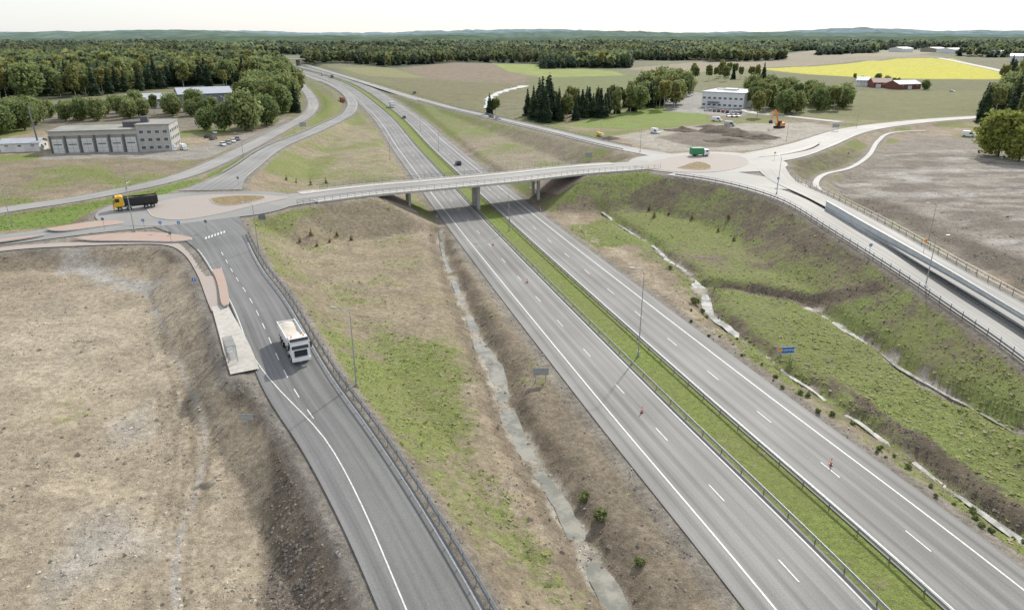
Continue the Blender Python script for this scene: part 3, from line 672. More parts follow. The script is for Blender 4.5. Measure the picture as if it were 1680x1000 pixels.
LB=lambda where:{'birch':'green birch tree '+where,'spruce':'dark green spruce tree '+where,'broad':'bushy broadleaf tree '+where,'bush':'low green bush '+where}
grove([(-60,226),(70,216),(85,202),(-60,205)],13,{'broad':1},(12,17),'trees left of the workshop',LB('left of the grey workshop building'),5)
grove([(70,205),(260,194),(350,190),(350,180),(200,184),(70,192)],24,{'broad':2,'birch':1},(9,13),'trees behind the workshop',LB('behind the grey workshop building'),5)
for i,(a,b,h,lab) in enumerate([(402,214,20,'large round pale green tree beside the workshop car park'),(438,206,16,'pale green tree right behind the large round tree by the car park'),(368,214,13,'smaller bushy tree left of the large round tree by the car park'),(338,214,11,'low bushy tree near the right end of the workshop')]):
    tree('broad%d'%(i%3),PG([(a,b)])[0],h/13,lab)
grove([(395,190),(440,195),(488,182),(492,160),(470,140),(440,150),(400,165)],50,{'broad':3,'birch':3,'spruce':1},(15,22),'trees along the curving local road',LB('beside the curving local road at left'),6)
grove([(-80,178),(0,171),(130,160),(215,151),(290,143),(395,143),(480,158),(474,138),(400,128),(200,138),(0,150),(-80,155)],150,{'spruce':3,'birch':4,'broad':1},(16,26),'front trees of the left forest',LB('at the front edge of the left forest'),6)
grove([(862,194),(905,198),(905,186),(862,184)],13,{'spruce':1},(15,24),'tall spruces in the central grove',{'spruce':'tall dark spruce at the left end of the central grove'},3.5)
grove([(900,196),(960,196),(1030,186),(1085,174),(1085,162),(1000,170),(900,184)],60,{'spruce':3,'birch':2},(11,17),'trees of the central grove',LB('in the central grove beside the field'),4.5)
grove([(1030,186),(1110,180),(1130,150),(1080,142),(1060,158)],34,{'birch':4,'broad':2},(14,20),'trees left of the white office',LB('left of the white office building'),5)
grove([(1222,195),(1310,190),(1325,176),(1300,158),(1230,148),(1222,165)],42,{'birch':4,'broad':2},(11,17),'trees right of the white office',LB('right of the white office building'),5)
grove([(1120,132),(1220,136),(1280,132),(1170,124)],18,{'birch':3,'spruce':1},(13,18),'trees behind the white office',LB('behind the white office building'),6)
grove([(1318,182),(1385,184),(1388,170),(1325,158)],13,{'broad':2,'birch':1},(10,15),'trees in the meadow',LB('standing in the meadow right of the office'),5)
for a,b,h,kd in[(1637,256,17,'lime0'),(1672,264,13,'lime0')]:
    tree(kd,PG([(a,b)])[0],h/15,'large yellow green tree at the right edge of the field' if a<1650 else 'rightmost yellow green tree cut by the picture edge')
grove([(1592,212),(1720,225),(1720,160),(1640,165),(1600,190)],40,{'birch':4,'spruce':2,'broad':1},(15,23),'trees at the right edge',LB('behind the yellow green tree at right'),4.5)
grove([(1640,145),(1720,155),(1720,112),(1655,112)],30,{'spruce':3,'birch':3},(15,21),'far trees at the right edge',LB('near the far road at right'),7)
grove([(800,197),(818,198),(820,186),(802,186)],4,{'spruce':1,'birch':1},(9,14),'trees by the entry ramp',LB('by the entry ramp near the pond'),3)
grove([(1390,142),(1520,149),(1530,136),(1400,132)],10,{'broad':1,'birch':1},(6,9),'trees around the red barns',LB('around the red barns'),6)
for i,q in enumerate(PG([(1073,356),(1097,352),(1135,360),(1195,356),(1204,395),(1178,380),(1065,345)])):
    tree('sap%d'%(i%3),q,random.uniform(.9,1.4),'small rusty green pine sapling on the grassy slope right of the bridge','saplings right of the bridge')
for i,q in enumerate(PG([(492,398),(520,404),(541,398),(553,385),(510,385),(486,300),(510,303),(535,300),(470,296),(575,372)])):
    tree('sap%d'%(i%3),q,random.uniform(.9,1.4),'small yellow green pine sapling on the slopes by the left bridge end','saplings by the left bridge end')
for i,(a,b,s,l) in enumerate([(960,820,.38,'low green shrub on the motorway slope, upper one of two'),(985,850,.5,'low green shrub on the motorway slope, lower one of two'),(1048,925,.28,'tiny green shrub low on the motorway slope'),(1140,497,.5,'reedy green bush beside the right stream'),(1152,512,.3,'small reedy bush at the right stream pool'),(1100,440,.25,'small bush on the upper right stream bank'),(1160,520,.25,'lowest small bush by the right stream pool')]):
    tree('bush%d'%(i%3),PG([(a,b)])[0],s,l,sz=.7)
sp=[]
for i in range(30):
    u=(i+random.random())/30;sp.append((1120+u*560+random.uniform(-16,16),500+u*400+random.uniform(-6,20)))
for i,q in enumerate(PG(sp)):
    tree('bush%d'%(i%3),q,random.uniform(.10,.26),'small green weed clump on the bank between motorway and right stream','weed clumps beside the right stream',sz=.7)
# forest masses
def low(kind,n,size,seed):
    if kind=='s':V,Qd=spruce(n,1,.15,size,seed)
    else:V,Qd=decid(n,1,.25,size,seed,9,.1)
    return V,Qd
LODS=[[low('s',100,.068,1),low('s',100,.068,2),low('d',110,.066,3),low('d',110,.066,4)],[low('s',34,.10,5),low('s',34,.10,6),low('d',36,.11,7),low('d',36,.11,8)]]
def forest(name,polys,z,lab):
    pts=[]
    for pp in polys:
        pw=np.array([P(a,b,z)[:2] for a,b in pp]);y=pw[:,1].min();y1=min(pw[:,1].max(),3700)
        while y<y1:
            ddx=max(4.2,.0056*y);xs=np.arange(max(pw[:,0].min(),-1.05*y-80),min(pw[:,0].max(),1.05*y+80),ddx)
            xs=xs+rng.uniform(-.5,.5,len(xs))*ddx;dyy=max(6,.017*y);yv=y+rng.uniform(-.5,.5,len(xs))*dyy
            k=inpoly(xs,yv,pw);pts.append(np.c_[xs[k],yv[k]]);y+=dyy
    pts=np.vstack(pts);inf={};zz=T(pts[:,0],pts[:,1],inf);ok=inf['E']>4;pts=pts[ok];zz=zz[ok]
    Vs=[];Qs=[];Cs=[];base=0
    nz=fbm(pts[:,0]/110,pts[:,1]/110,51,4);nz2=fbm(pts[:,0]/300,pts[:,1]/420,57,3);rr=rng.uniform(size=len(pts));isd=(nz-.5)*3.0+rr*.9>.38
    for L in(0,1):
        for v in range(4):
            sel=np.nonzero(((pts[:,1]<950) if L==0 else (pts[:,1]>=950))&(isd==(v>=2))&(np.arange(len(pts))%2==v%2))[0]
            if not len(sel):continue
            V,Qd=LODS[L][v];k=len(sel);hh=rng.uniform(13,24,k)*(1+.6*(nz[sel]-.5)+.9*(nz2[sel]-.5));wf=1+np.clip((pts[sel,1]-900)/3000,0,.8)
            th=rng.uniform(0,6.28,k);c,s=np.cos(th)[:,None],np.sin(th)[:,None]
            x=(V[None,:,0]*c-V[None,:,1]*s)*(hh*wf*rng.uniform(.8,1.25,k))[:,None]+pts[sel,0][:,None];y=(V[None,:,0]*s+V[None,:,1]*c)*(hh*wf)[:,None]+pts[sel,1][:,None]
            z_=V[None,:,2]*hh[:,None]+zz[sel][:,None]
            VV=np.stack([x,y,z_],-1).reshape(-1,3);QQ=(Qd[None]+(np.arange(k)*len(V))[:,None,None]).reshape(-1,4)+base
            bc=np.array((.062,.095,.056)) if v<2 else np.array((.18,.215,.088))
            tc=bc[None]*rng.uniform(.65,1.45,(k,1))*(1+1.2*(nz2[sel]-.5))[:,None]
            if v>=2:
                yl=rng.uniform(size=k)<.3;tc[yl]*=np.array((1.45,1.2,.9))
            haze=np.clip((pts[sel,1]-400)/2600,0,1)[:,None]*.75;tc=tc*(1-haze)+np.array((.165,.21,.18))*rng.uniform(.7,1.3,(k,1))*(1+1.0*(nz2[sel]-.5))[:,None]*haze  # far trees fade to a pale tint, aerial haze baked into vertex colour
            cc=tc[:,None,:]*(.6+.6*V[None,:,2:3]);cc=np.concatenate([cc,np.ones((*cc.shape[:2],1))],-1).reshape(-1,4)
            Vs.append(VV);Qs.append(QQ);Cs.append(cc);base+=len(VV)
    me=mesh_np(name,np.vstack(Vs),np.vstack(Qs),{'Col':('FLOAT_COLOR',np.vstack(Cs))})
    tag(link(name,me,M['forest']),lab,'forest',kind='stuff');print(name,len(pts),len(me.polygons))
forest('forest_left',[[(-500,172),(0,158),(200,146),(400,134),(474,140),(474,118),(425,104),(405,88),(330,75.5),(-500,75.5)]],4,'dense mixed forest behind the workshop on the left')
forest('forest_centre',FPOLY[1:3],4,'long mixed forest band behind the brown and green fields')
forest('forest_right',FPOLY[3:],5,'distant forest patches at upper right beyond the yellow field')
# ---------------------------------------------------------------- bridge
br=empty('road_bridge',(0,0,0),0,'long pale concrete overpass bridge crossing the motorway between two roundabouts','bridge')
ribbon('road_surface',BR[max(0,iL-14):],-6.6,6.6,.05,M['asph3'],br,None)
deck=BR[iL-1:iR+2];t,n=frame(deck)
def sweep(name,Cn,prof,m,parent):
    t,n=frame(Cn);k=len(prof);V=[]
    for i,c in enumerate(Cn):
        for o,z in prof:V.append((c[0]+n[i,0]*o,c[1]+n[i,1]*o,c[2]+z))
    b=MB();fs=[(i*k+j,i*k+(j+1)%k,(i+1)*k+(j+1)%k,(i+1)*k+j) for i in range(len(Cn)-1) for j in range(k)]
    fs+=[tuple(range(k)),tuple(range(len(Cn)*k-1,len(Cn)*k-k-1,-1))];b.add(V,fs);return b.build(name,m,parent)
sweep('deck',deck,[(-7.3,.02),(7.3,.02),(7.3,-.25),(5.0,-.38),(4.2,-1.0),(-4.2,-1.0),(-5.0,-.38),(-7.3,-.25)],M['concd'],br)
for sg in(-1,1):
    sweep('edge_beam',BR[max(0,iL-8):iR+9],[(sg*6.75,.22),(sg*7.45,.22),(sg*7.45,-.3),(sg*6.75,-.3)][::sg],M['conc'],br)
    sweep('kerb',BR[max(0,iL-8):iR+9],[(sg*3.9,.06),(sg*6.7,.06),(sg*6.7,.16),(sg*3.9,.16)][::sg],M['plat'],br)
mi=int(np.argmin(np.hypot(deck[:,0]+10.5,deck[:,1]-192)))
for off,sx,sy in((-18.8,.7,1.1),(0,.9,1.8),(18.6,.7,1.1)):
    c=at(deck,arc(deck)[mi]+off/.96)
    for q in(-2.6,2.6):
        x=c[0]-.262*q;y=c[1]+.965*q
        zt=T([x],[y])[0];b=MB();b.box(x,y,(zt-.5+6.55)/2,sx,sy,6.55-zt+.5,.268);b.build('pier',M['conc'],br,.1)
for i_,dr in((iL,-1),(iR,1)):
    c=BR[i_];b=MB();a=math.atan2(t[0 if dr<0 else -1][1],t[0 if dr<0 else -1][0]);b.box(c[0],c[1],6.2,1.2,14,2.2,a);b.build('abutment',M['conc'],br,.05)
# paved slopes under both bridge ends
pv=mat('reddish_stone_paving',(.33,.265,.22),.9,2,.35,bmp=.6)
for i_,tv,nv,dr in((iR,t[-1],n[-1],1),(iL,t[0],n[0],-1)):
    c=BR[i_];b=MB();pts=[]
    for i in range(13):
        for j in range(9):
            o=-9.5+19*i/12;s=(-10+9*j/8)*dr;pts.append((c[0]+tv[0]*s+nv[0]*o,c[1]+tv[1]*s+nv[1]*o))
    pa=np.array(pts);zz=T(pa[:,0],pa[:,1])+.07
    b.add([(x,y,z) for (x,y),z in zip(pts,zz)],[(i*9+j,i*9+j+1,i*9+j+10,i*9+j+9) for i in range(12) for j in range(8)]);o=b.build('slope_paving',pv);o['kind']='structure'
# ---------------------------------------------------------------- rails
def postmesh(h,w=.1):
    b=MB();b.box(0,0,h/2-.15,w*.7,w*1.2,h+.3);o=b.build('post',M['galvd']);me=o.data;bpy.data.objects.remove(o);return me
PM={.75:postmesh(.75),1.2:postmesh(1.2,.08)}
def rail(Cn,off,label,h=.75,sp=4.,s0=0,s1=1e9,parent=None,name='guard_rail',beams=None,m='galv',dz=0,group=None,panel=False):
    A=arc(Cn);t,n=frame(Cn);s1=min(s1,A[-1]);ss=np.arange(s0,s1,2.5)
    f=(lambda q:off(q)) if callable(off) else (lambda q:off)
    def pt(q):return (np.interp(q,A,Cn[:,0])+np.interp(q,A,n[:,0])*f(q),np.interp(q,A,Cn[:,1])+np.interp(q,A,n[:,1])*f(q),np.interp(q,A,Cn[:,2])+dz)
    L=np.array([(*pt(q),0) for q in ss])
    root=empty(name,tuple(L[0][:3]),0,label if not parent else None,'guard rail' if not parent else None,group) if not parent else empty(name)
    if parent:root.parent=parent
    else:
        L=L-np.array([*L[0][:3],0])
    for za,zb in(beams or [(h-.34,h)]):
        mz=(za+zb)/2;hh=zb-za
        sweep('beam' if hh>.12 else 'rail_bar',L,[(-.03,zb),(.05,zb-hh*.2),(-.02,mz),(.05,za+hh*.2),(-.03,za),(-.07,za),(-.07,zb)],M[m],root)
    org=np.array(root.location) if not parent else np.zeros(3)
    q=s0;ps=[]
    while q<s1:ps.append(np.array(pt(q))-org);q+=sp
    ps.sort(key=lambda p:(p[0]+org[0])**2+(p[1]+org[1])**2)
    for p in ps[:100]:
        o=link('post',PM[h],None,root);o.location=p
    if len(ps)>100:
        b=MB()
        for p in ps[100:]:b.box(p[0],p[1],p[2]+h/2-.1,.1,.1,h)
        b.build('far_posts',M['galvd'],root)['kind']='stuff'
    return root
rail(mw,-2.45,'long guard rail along the left edge of the grassy median',sp=4,s1=1100,h=.75)
rail(mw,2.45,'long guard rail along the right edge of the grassy median',sp=4,s1=1100)
rail(rp,lambda q:-(hwf(q)+.35),'guard rail beside the slip road under the white tipper truck',h=1.2,sp=2.6,s0=sA-6,beams=[(.42,.74),(1.1,1.2)],m='galvd')
# bridge railings
for sg in(-1,1):
    rail(BR,sg*7.1,None,h=1.2,sp=2.0,s0=4 if sg>0 else 16,s1=arc(BR)[-1]-(24 if sg<0 else 4),parent=br,name='railing',beams=[(1.1,1.2),(.7,.78),(.35,.43)],m='galvd',dz=.2)
se=R['se'];ea=R['east']
rail(se,lambda q:np.interp(q,arc(se),se[:,3])+.3,'guard rail on the outer left edge of the southeast road',h=1.2,sp=3,s0=3,beams=[(.42,.74),(1.1,1.2)],m='galvd')
rail(ea,lambda q:-(np.interp(q,arc(ea),ea[:,3])+.3),'railing on the far right edge of the eastern road',h=1.2,sp=3,s0=22,beams=[(1.1,1.2),(.5,.58)],m='galvd')
on=R['on'];of=R['off'];lo=R['loc']
rail(on,lambda q:-(np.interp(q,arc(on),on[:,3])+.3),'guard rail on the motorway side of the pale entry ramp',sp=4,s0=26,s1=300)
rail(on,lambda q:(np.interp(q,arc(on),on[:,3])+.3),'guard rail on the field side of the pale entry ramp',sp=4,s0=32,s1=250)
rail(of,lambda q:(np.interp(q,arc(of),of[:,3])+.3),'guard rail on the outer side of the curving exit ramp',sp=4,s0=150,s1=arc(of)[-1]-26)
rail(R['west'],lambda q:-5.0,'guard rail along the upper side of the west road',sp=4,s0=10,s1=arc(R['west'])[-1]-32)
# retaining wall between the two eastern roads
wa=[];AS=arc(se);sw=AS[int(np.argmin(np.hypot(se[:,0]-P(1330,343,7)[0],se[:,1]-P(1330,343,7)[1])))]
for q in np.arange(sw,AS[-1]-5,3):
    p=at(se,q,AS);tt,nn=frame(se);x=np.interp(q,AS,nn[:,0]);y=np.interp(q,AS,nn[:,1]);wa.append((p[0]-x*3.6,p[1]-y*3.6,p[2],0))
wa=np.array(wa)
w=sweep('retaining_wall',wa,[(-.15,-.6),(.15,-.6),(.15,1.75),(-.15,1.75)],mat('pale_blue_concrete',(.5,.53,.54),.7,.5,.1),None);tag(w,'long pale blue grey concrete wall between the two eastern roads','wall')
wc=sweep('wall_cap',wa,[(-.22,1.76),(.22,1.76),(.22,1.86),(-.22,1.86)],M['galvd'],w)
# ---------------------------------------------------------------- vehicles
def wheels(root,xs,ys,r,w,double=()):
    for x in xs:
        for s in(-1,1):
            ww=w*(1.7 if x in double else 1);y=s*(ys-ww/2)
            b=MB();b.cyl((x,y-ww/2,r),(x,y+ww/2,r),r,r,16);o=b.build('wheel',M['rubber'],root,.03)
            b=MB();b.cyl((x,y+s*(ww/2-.03),r),(x,y+s*(ww/2+.015),r),r*.55,r*.5,12);b.build('rim',M['rim'],o)
def make_car(name,cat,bm,van=False):
    o=empty(name,cat=cat)
    if van: pf=[(-2.6,.35),(-2.6,1.15),(2.55,1.05),(2.6,.7),(2.6,.35)];gh=[(-2.58,1.15),(-2.5,2.3),(1.0,2.35),(1.9,1.12)];gl=[(.15,1.17),(.2,1.95),(1.0,2.02),(1.95,1.12)]
    else: pf=[(-2.15,.3),(-2.2,.8),(-2.1,.95),(-1.2,.98),(1.0,.95),(1.95,.78),(2.2,.6),(2.2,.3)];gh=[(-1.95,.96),(-1.35,1.44),(.15,1.46),(1.0,.95)];gl=None
    w=1.95 if van else 1.8
    b=MB();b.prism(pf,w,lambda x,z:1 if abs(x)<1.9 else .93)
    if van:b.prism(gh,w-.02,lambda x,z:1 if z<1.5 else .88)
    b.build('body',bm,o,.06)
    if van:
        b=MB();b.prism(gl,w+.02,lambda x,z:1 if z<1.5 else .89);b.build('window',M['glass'],o)
    else:
        b=MB();b.prism(gh,w-.06,lambda x,z:1 if z<1.2 else .8);b.build('window',M['glass'],o,.03)
        b=MB();b.prism([(-1.4,1.43),(-1.3,1.5),(.05,1.51),(.2,1.45)],w*.82);b.build('roof_panel',bm,o,.02)
    L=2.6 if van else 2.2
    wheels(o,[-L*.6,L*.62],w/2+.01,.33,.22)
    for s in(-1,1):
        b=MB();b.box(L-.03,s*w*.36,.68,.12,.32,.14);b.build('headlight',M['lamp'],o)
        b=MB();b.box(-L+.0,s*w*.4,.85,.1,.18,.25);b.build('taillight',M['red_lamp'],o)
    return o
car0=make_car('parked_car','car',M['white']);van0=make_car('parked_van','van',M['white'],True)
def make_tipper(name,cabm,bodym,loadm,label):
    o=empty(name,cat='truck',label=label)
    b=MB();b.box(-.4,0,.85,8.6,.9,.35);b.build('chassis',M['black'],o)
    b=MB();b.prism([(2.15,.95),(2.15,3.15),(2.5,3.35),(3.75,3.3),(4.15,2.2),(4.2,1.35),(4.2,.95)],2.5);b.build('cab',cabm,o,.08)
    b=MB();b.prism([(3.79,3.12),(4.17,2.18),(4.22,2.12),(4.19,2.08),(4.12,2.2),(3.74,3.18)],2.22);b.build('windscreen',M['glass'],o)
    b=MB();b.box(4.25,0,1.5,.08,1.7,.85);b.build('grille',M['black'],o,.02)
    b=MB();b.box(4.28,0,.7,.3,2.5,.5);b.build('bumper',cabm,o,.05)
    b=MB();b.prism([(3.65,3.32),(4.0,3.08),(4.08,3.12),(3.75,3.4)],2.4);b.build('sun_visor',M['black'],o)
    for s in(-1,1):
        b=MB();b.box(3.35,s*1.26,2.45,.85,.04,.8);b.build('side_window',M['glass'],o)
        b=MB();b.box(4.0,s*1.48,2.4,.15,.22,.75);b.cyl((3.9,s*1.2,2.75),(4.0,s*1.48,2.75),.03);b.build('mirror',M['black'],o,.03)
        b=MB();b.box(4.45,s*.98,.75,.06,.36,.2);b.build('headlight',M['lamp'],o)
        b=MB();b.cyl((3.0,s*.8,3.32),(3.0,s*.8,3.55),.12,.09,10);b.build('beacon',M['amber'],o)
        b=MB();b.box(-4.7,s*.95,.95,.06,.4,.15);b.build('taillight',M['red_lamp'],o)
        b=MB();b.box(1.3,s*1.0,.75,1.1,.45,.55);b.build('fuel_tank',M['silver'],o,.08)
    # tipping body as an open hopper
    b=MB();x0,x1,zf,zt,wt,wb=-4.9,1.95,1.25,2.85,1.27,1.1
    for s in(-1,1):
        b.add([(x0,s*wb,zf),(x1,s*wb,zf),(x1,s*wt,zt),(x0,s*wt,zt),(x0,s*(wb-.08),zf),(x1,s*(wb-.08),zf),(x1,s*(wt-.1),zt),(x0,s*(wt-.1),zt)],[(0,1,2,3),(4,5,6,7),(3,2,6,7),(0,3,7,4),(1,2,6,5)])
        for i in range(6):b.box(x0+.5+i*1.2,s*1.22,2.05,.1,.12,1.5)
    b.box((x0+x1)/2,0,zf-.03,x1-x0,2.2,.1);b.box(x1,0,2.15,.1,2.5,1.75);b.box(x0,0,2.0,.1,2.45,1.5);b.build('tipping_body',bodym,o)
    vs=[];nx,ny=18,8
    for i in range(nx):
        for j in range(ny):
            u=i/(nx-1);v=j/(ny-1)*2-1;vs.append((x0+.1+(x1-x0-.2)*u,v*1.14,2.45+.35*(1-v*v)*(.6+.4*math.sin(u*9))+random.uniform(-.04,.04)))
    b=MB();b.add(vs,[(i*ny+j,i*ny+j+1,(i+1)*ny+j+1,(i+1)*ny+j) for i in range(nx-1) for j in range(ny-1)]);b.build('load',loadm,o,smooth=True)
    wheels(o,[3.1,1.2,-2.3,-3.65],1.24,.5,.32,(-2.3,-3.65))
    for s in(-1,1):
        for x in(3.1,1.2,-2.95):
            b=MB();b.box(x,s*1.1,1.1,1.25 if x>0 else 2.7,.34,.06);b.build('mudguard',M['black'],o)
    return o
def heading(a,b):return math.atan2(b[1]-a[1],b[0]-a[0])
def place(o,a,b,z=None):
    if z is None:
        p,q=PG([a,b])
    else:p,q=P(*a,z),P(*b,z)
    o.location=p;o.rotation_euler=(0,0,heading(p,q));return o
tw=make_tipper('tipper_truck',M['white'],M['white'],M['load'],'white tipper truck with beige load driving on the slip road by the bus stop')
q=Ar[int(np.argmin(abs(rp[:,1]-P(492,585,5.8)[1])))];c=at(rp,q,Ar);c2=at(rp,q+4,Ar);tt,nn=frame(rp);nx=np.interp(q,Ar,nn[:,0]);ny=np.interp(q,Ar,nn[:,1])
tw.location=(c[0]-nx*1.4,c[1]-ny*1.4,c[2]+.04);tw.rotation_euler=(0,0,heading(c,c2));tw.scale=(.97,.95,1)
ty=make_tipper('tipper_truck',M['yellow'],M['black'],M['soil_heap'],'yellow cabbed tipper truck with black body on the left roundabout')
place(ty,(222,342),(185,346),7.55)
def make_box(name,cabm,boxm,label,L=7.5,cat='truck'):
    o=empty(name,cat=cat,label=label)
    b=MB();b.prism([(L/2-1.9,.8),(L/2-1.9,2.7),(L/2-.35,2.65),(L/2,1.7),(L/2+.05,.5),(L/2-1.9,.5)],2.35);b.build('cab',cabm,o,.08)
    b=MB();b.prism([(L/2-.33,2.5),(L/2+.02,1.68),(L/2+.05,1.6),(L/2-.05,1.7),(L/2-.4,2.52)],2.1);b.build('windscreen',M['glass'],o)
    for s in(-1,1):
        b=MB();b.box(L/2-.9,s*1.185,2.05,.8,.03,.6);b.build('side_window',M['glass'],o)
        b=MB();b.box(L/2+.06,s*.85,.8,.06,.3,.18);b.build('headlight',M['lamp'],o)
        b=MB();b.box(-L/2-.02,s*.95,.9,.05,.3,.15);b.build('taillight',M['red_lamp'],o)
    b=MB();b.box(-1.05,0,2.1,L-2.2,2.5,2.5);b.build('cargo_box',boxm,o,.05)
    b=MB();b.box(-.2,0,.75,L-.6,.9,.25);b.build('chassis',M['black'],o)
    wheels(o,[L/2-.9,-L/2+1.7],1.18,.45,.3,(-L/2+1.7,));return o
gt=make_box('delivery_truck',M['white'],M['green'],'green and white box truck crossing the right roundabout',6.2);place(gt,(1147,256),(1175,255),7.55);gt.scale=(1,1,.85)
bt=[make_box('box_truck',M['white'],M['silver'],'white box truck on the motorway ahead of the dark cars',10)]
place(bt[0],(643,176),(670,205))
s=dup(bt[0],label='white truck leading the pair far away on the motorway');place(s,(530,124),(545,132))
s=dup(bt[0],label='grey truck following the white one far away on the motorway',mats={'cargo_box':M['grey'],'cab':M['grey']});place(s,(545,128),(560,137))
s=dup(bt[0],label='rusty brown truck on the curving exit ramp',mats={'cargo_box':M['rust'],'cab':M['rust']});place(s,(562,168),(578,178))
s=dup(bt[0],label='small blue truck beyond the vanishing motorway',mats={'cargo_box':M['blue'],'cab':M['blue']});place(s,(472,104),(490,112))
s=dup(bt[0],label='small yellow and white work truck beside the entry ramp',mats={'cargo_box':M['yellow']});place(s,(985,224),(1000,228));s.scale=(.55,.6,.5)
def car(a,b,label,m,group=None,v=False,z=None):
    o=dup(van0 if v else car0,label=label,group=group,mats={'body':m,'roof_panel':m});o.name=('van' if v else 'car') if 'driving' in label else ('parked_van' if v else 'parked_car');place(o,a,b,z)
car((752,270),(740,258),'dark blue car driving away just beyond the bridge',M['dblue'])
car((663,194),(652,184),'dark car driving on the motorway behind the white box truck',M['grey'])
car((680,153),(660,147),'small dark car driving on the far entry ramp',M['grey'])
car((806,193),(830,199),'dark car driving on the entry ramp beside the pond',M['black'])
car((817,196),(840,202),'silver car driving on the entry ramp behind the dark one',M['silver'])
car((1176,199),(1195,200),'white van parked among the earth heaps, upper one',M['white'],v=True)
car((1197,207),(1220,208),'silver van parked among the earth heaps, lower one',M['silver'],v=True)
car((1075,219),(1090,221),'white van standing left of the dark soil heaps',M['white'],v=True)
car((1589,224),(1600,225),'white van near the big yellow green tree',M['white'],v=True)
car((284,247),(292,250),'white van parked at the workshop end wall, left one',M['white'],v=True)
car((302,246),(310,249),'white van parked at the workshop end wall, right one',M['white'],v=True)
car((342,226),(352,224),'dark car parked behind the workshop car park row',M['dblue'])
car((350,229),(360,227),'grey car parked next to the dark car at the workshop',M['grey'])
for i,(a,b,m,l) in enumerate([(366,239,'white','white'),(375,236,'silver','silver'),(383,233,'white','pale'),(390,230,'grey','grey'),(352,219,'white','small white')]):
    car((a,b),(a+9,b+3),l+' car parked in the row right of the workshop, number %s from the left'%['one','two','three','four','five'][i],M[m])
cols=['white','silver','grey','dblue','redp','black']
for i in range(13):
    car((1098+i*3.0,168-i*.9),(1102+i*3,171-i*.9),'car parked in the row left of the white office',M[cols[i*5%6]],'cars parked left of the office')
for i in range(9):
    car((1158+i*7,182+i*.6),(1161+i*7,179+i*.6),'car parked in front of the white office',M[cols[i*7%6]],'cars parked in front of the office')
for i in range(5):
    car((1195+i*4,192),(1198+i*4,194),'car parked on the gravel below the white office',M[cols[i*3%6]],'cars parked below the office')
place(car0,(1562,151),(1575,152));car0['label']='white car parked near the far right meadow edge';place(van0,(1418,136),(1428,137));van0['label']='white van parked beside the red barns'
# excavator
ex=empty('excavator',cat='excavator',label='orange tracked excavator with raised boom among the soil heaps')
for s in(-1,1):
    b=MB();b.prism([(-2.1,.35),(-1.8,.0),(1.8,.0),(2.1,.35),(2.1,.6),(1.8,.9),(-1.8,.9),(-2.1,.6)],.6,cy=s*1.2);b.build('track',M['black'],ex,.05)
b=MB();b.box(-.6,0,1.65,3.6,2.6,1.2);b.build('engine_housing',M['orange'],ex,.15)
b=MB();b.prism([(.2,1.1),(.2,3.0),(1.4,3.0),(1.8,2.2),(1.8,1.1)],1.0,cy=.75);b.build('operator_cab',M['glass'],ex,.05)
b=MB();b.cyl((.9,0,1.8),(3.0,0,6.2),.34,.3,8);b.cyl((3.0,0,6.2),(4.6,0,7.6),.3,.22,8);b.build('boom',M['orange'],ex)
b=MB();b.cyl((4.6,0,7.6),(6.4,0,3.6),.24,.16,8);b.cyl((2.8,0,6.6),(4.3,0,8.0),.09,.09,6);b.build('stick',M['orange'],ex)
b=MB();b.prism([(6.2,3.7),(7.0,3.2),(6.8,2.4),(6.1,2.2),(5.6,2.8),(6.0,2.9)],1.2);b.build('bucket',M['black'],ex,.03)
place(ex,(1278,210),(1260,212));ex.scale=(1.1,1.1,1.1)
# soil heaps
def heap(a,b,r,h,l,sd,m='soil_heap'):
    p=PG([(a,b)])[0];n=22;g=np.linspace(-1,1,n);gx,gy=np.meshgrid(g,g);rr=np.hypot(gx,gy)+(fbm(gx*2+sd,gy*2,sd,3)-.5)*.5
    z=h*np.clip(1-rr,0,1)**.8*(.6+.8*fbm(gx*3+sd*2,gy*3,sd+3,4))-.15
    V=np.stack([gx*r,gy*r*.7,z],-1).reshape(-1,3);i=np.arange(n-1)[:,None]*n+np.arange(n-1)[None,:]
    o=link('soil_heap',mesh_np('soil_heap',V,np.stack([i,i+1,i+n+1,i+n],-1).reshape(-1,4),smooth=True),M[m]);o.location=p
    tag(o,l,'soil heap')
for i,(a,b,r,h,l) in enumerate([(1120,214,8,1.8,'leftmost dark soil heap on the construction ground'),(1185,216,12,2.9,'largest dark soil heap in the middle of the construction ground'),(1215,222,8,2.2,'dark soil heap just right of the largest one'),(1248,226,8,1.7,'dark soil heap left below the orange excavator'),(1195,232,9,1.5,'low dark soil heap nearest the right roundabout'),(1160,208,6,1.4,'small dark heap behind the largest soil heap'),(1000,228,6,1.2,'low soil heap beside the entry ramp')]):heap(a,b,r,h,l,i+3)
# ---------------------------------------------------------------- buildings
def site(name,a,b,label,cat,z=None):
    p,q=PG([a,b]);o=empty(name,(p[0],p[1],min(p[2],q[2])-.1),heading(p,q),label,cat);return o,math.hypot(q[0]-p[0],q[1]-p[1])
def win(o,x,y,z,w,h,face='f',m='glass',name='window',fr='white'):
    b=MB();dx,dy=(w,.06) if face=='f' else (.06,w)
    b.box(x,y,z,dx,dy,h);f=b.build(name,M[fr],o)
    b=MB()
    if face=='f':b.box(x,y-.03,z,w-.2,.06,h-.2)
    else:b.box(x+.03,y,z,.06,w-.2,h-.2)
    b.build('pane',M[m],f)
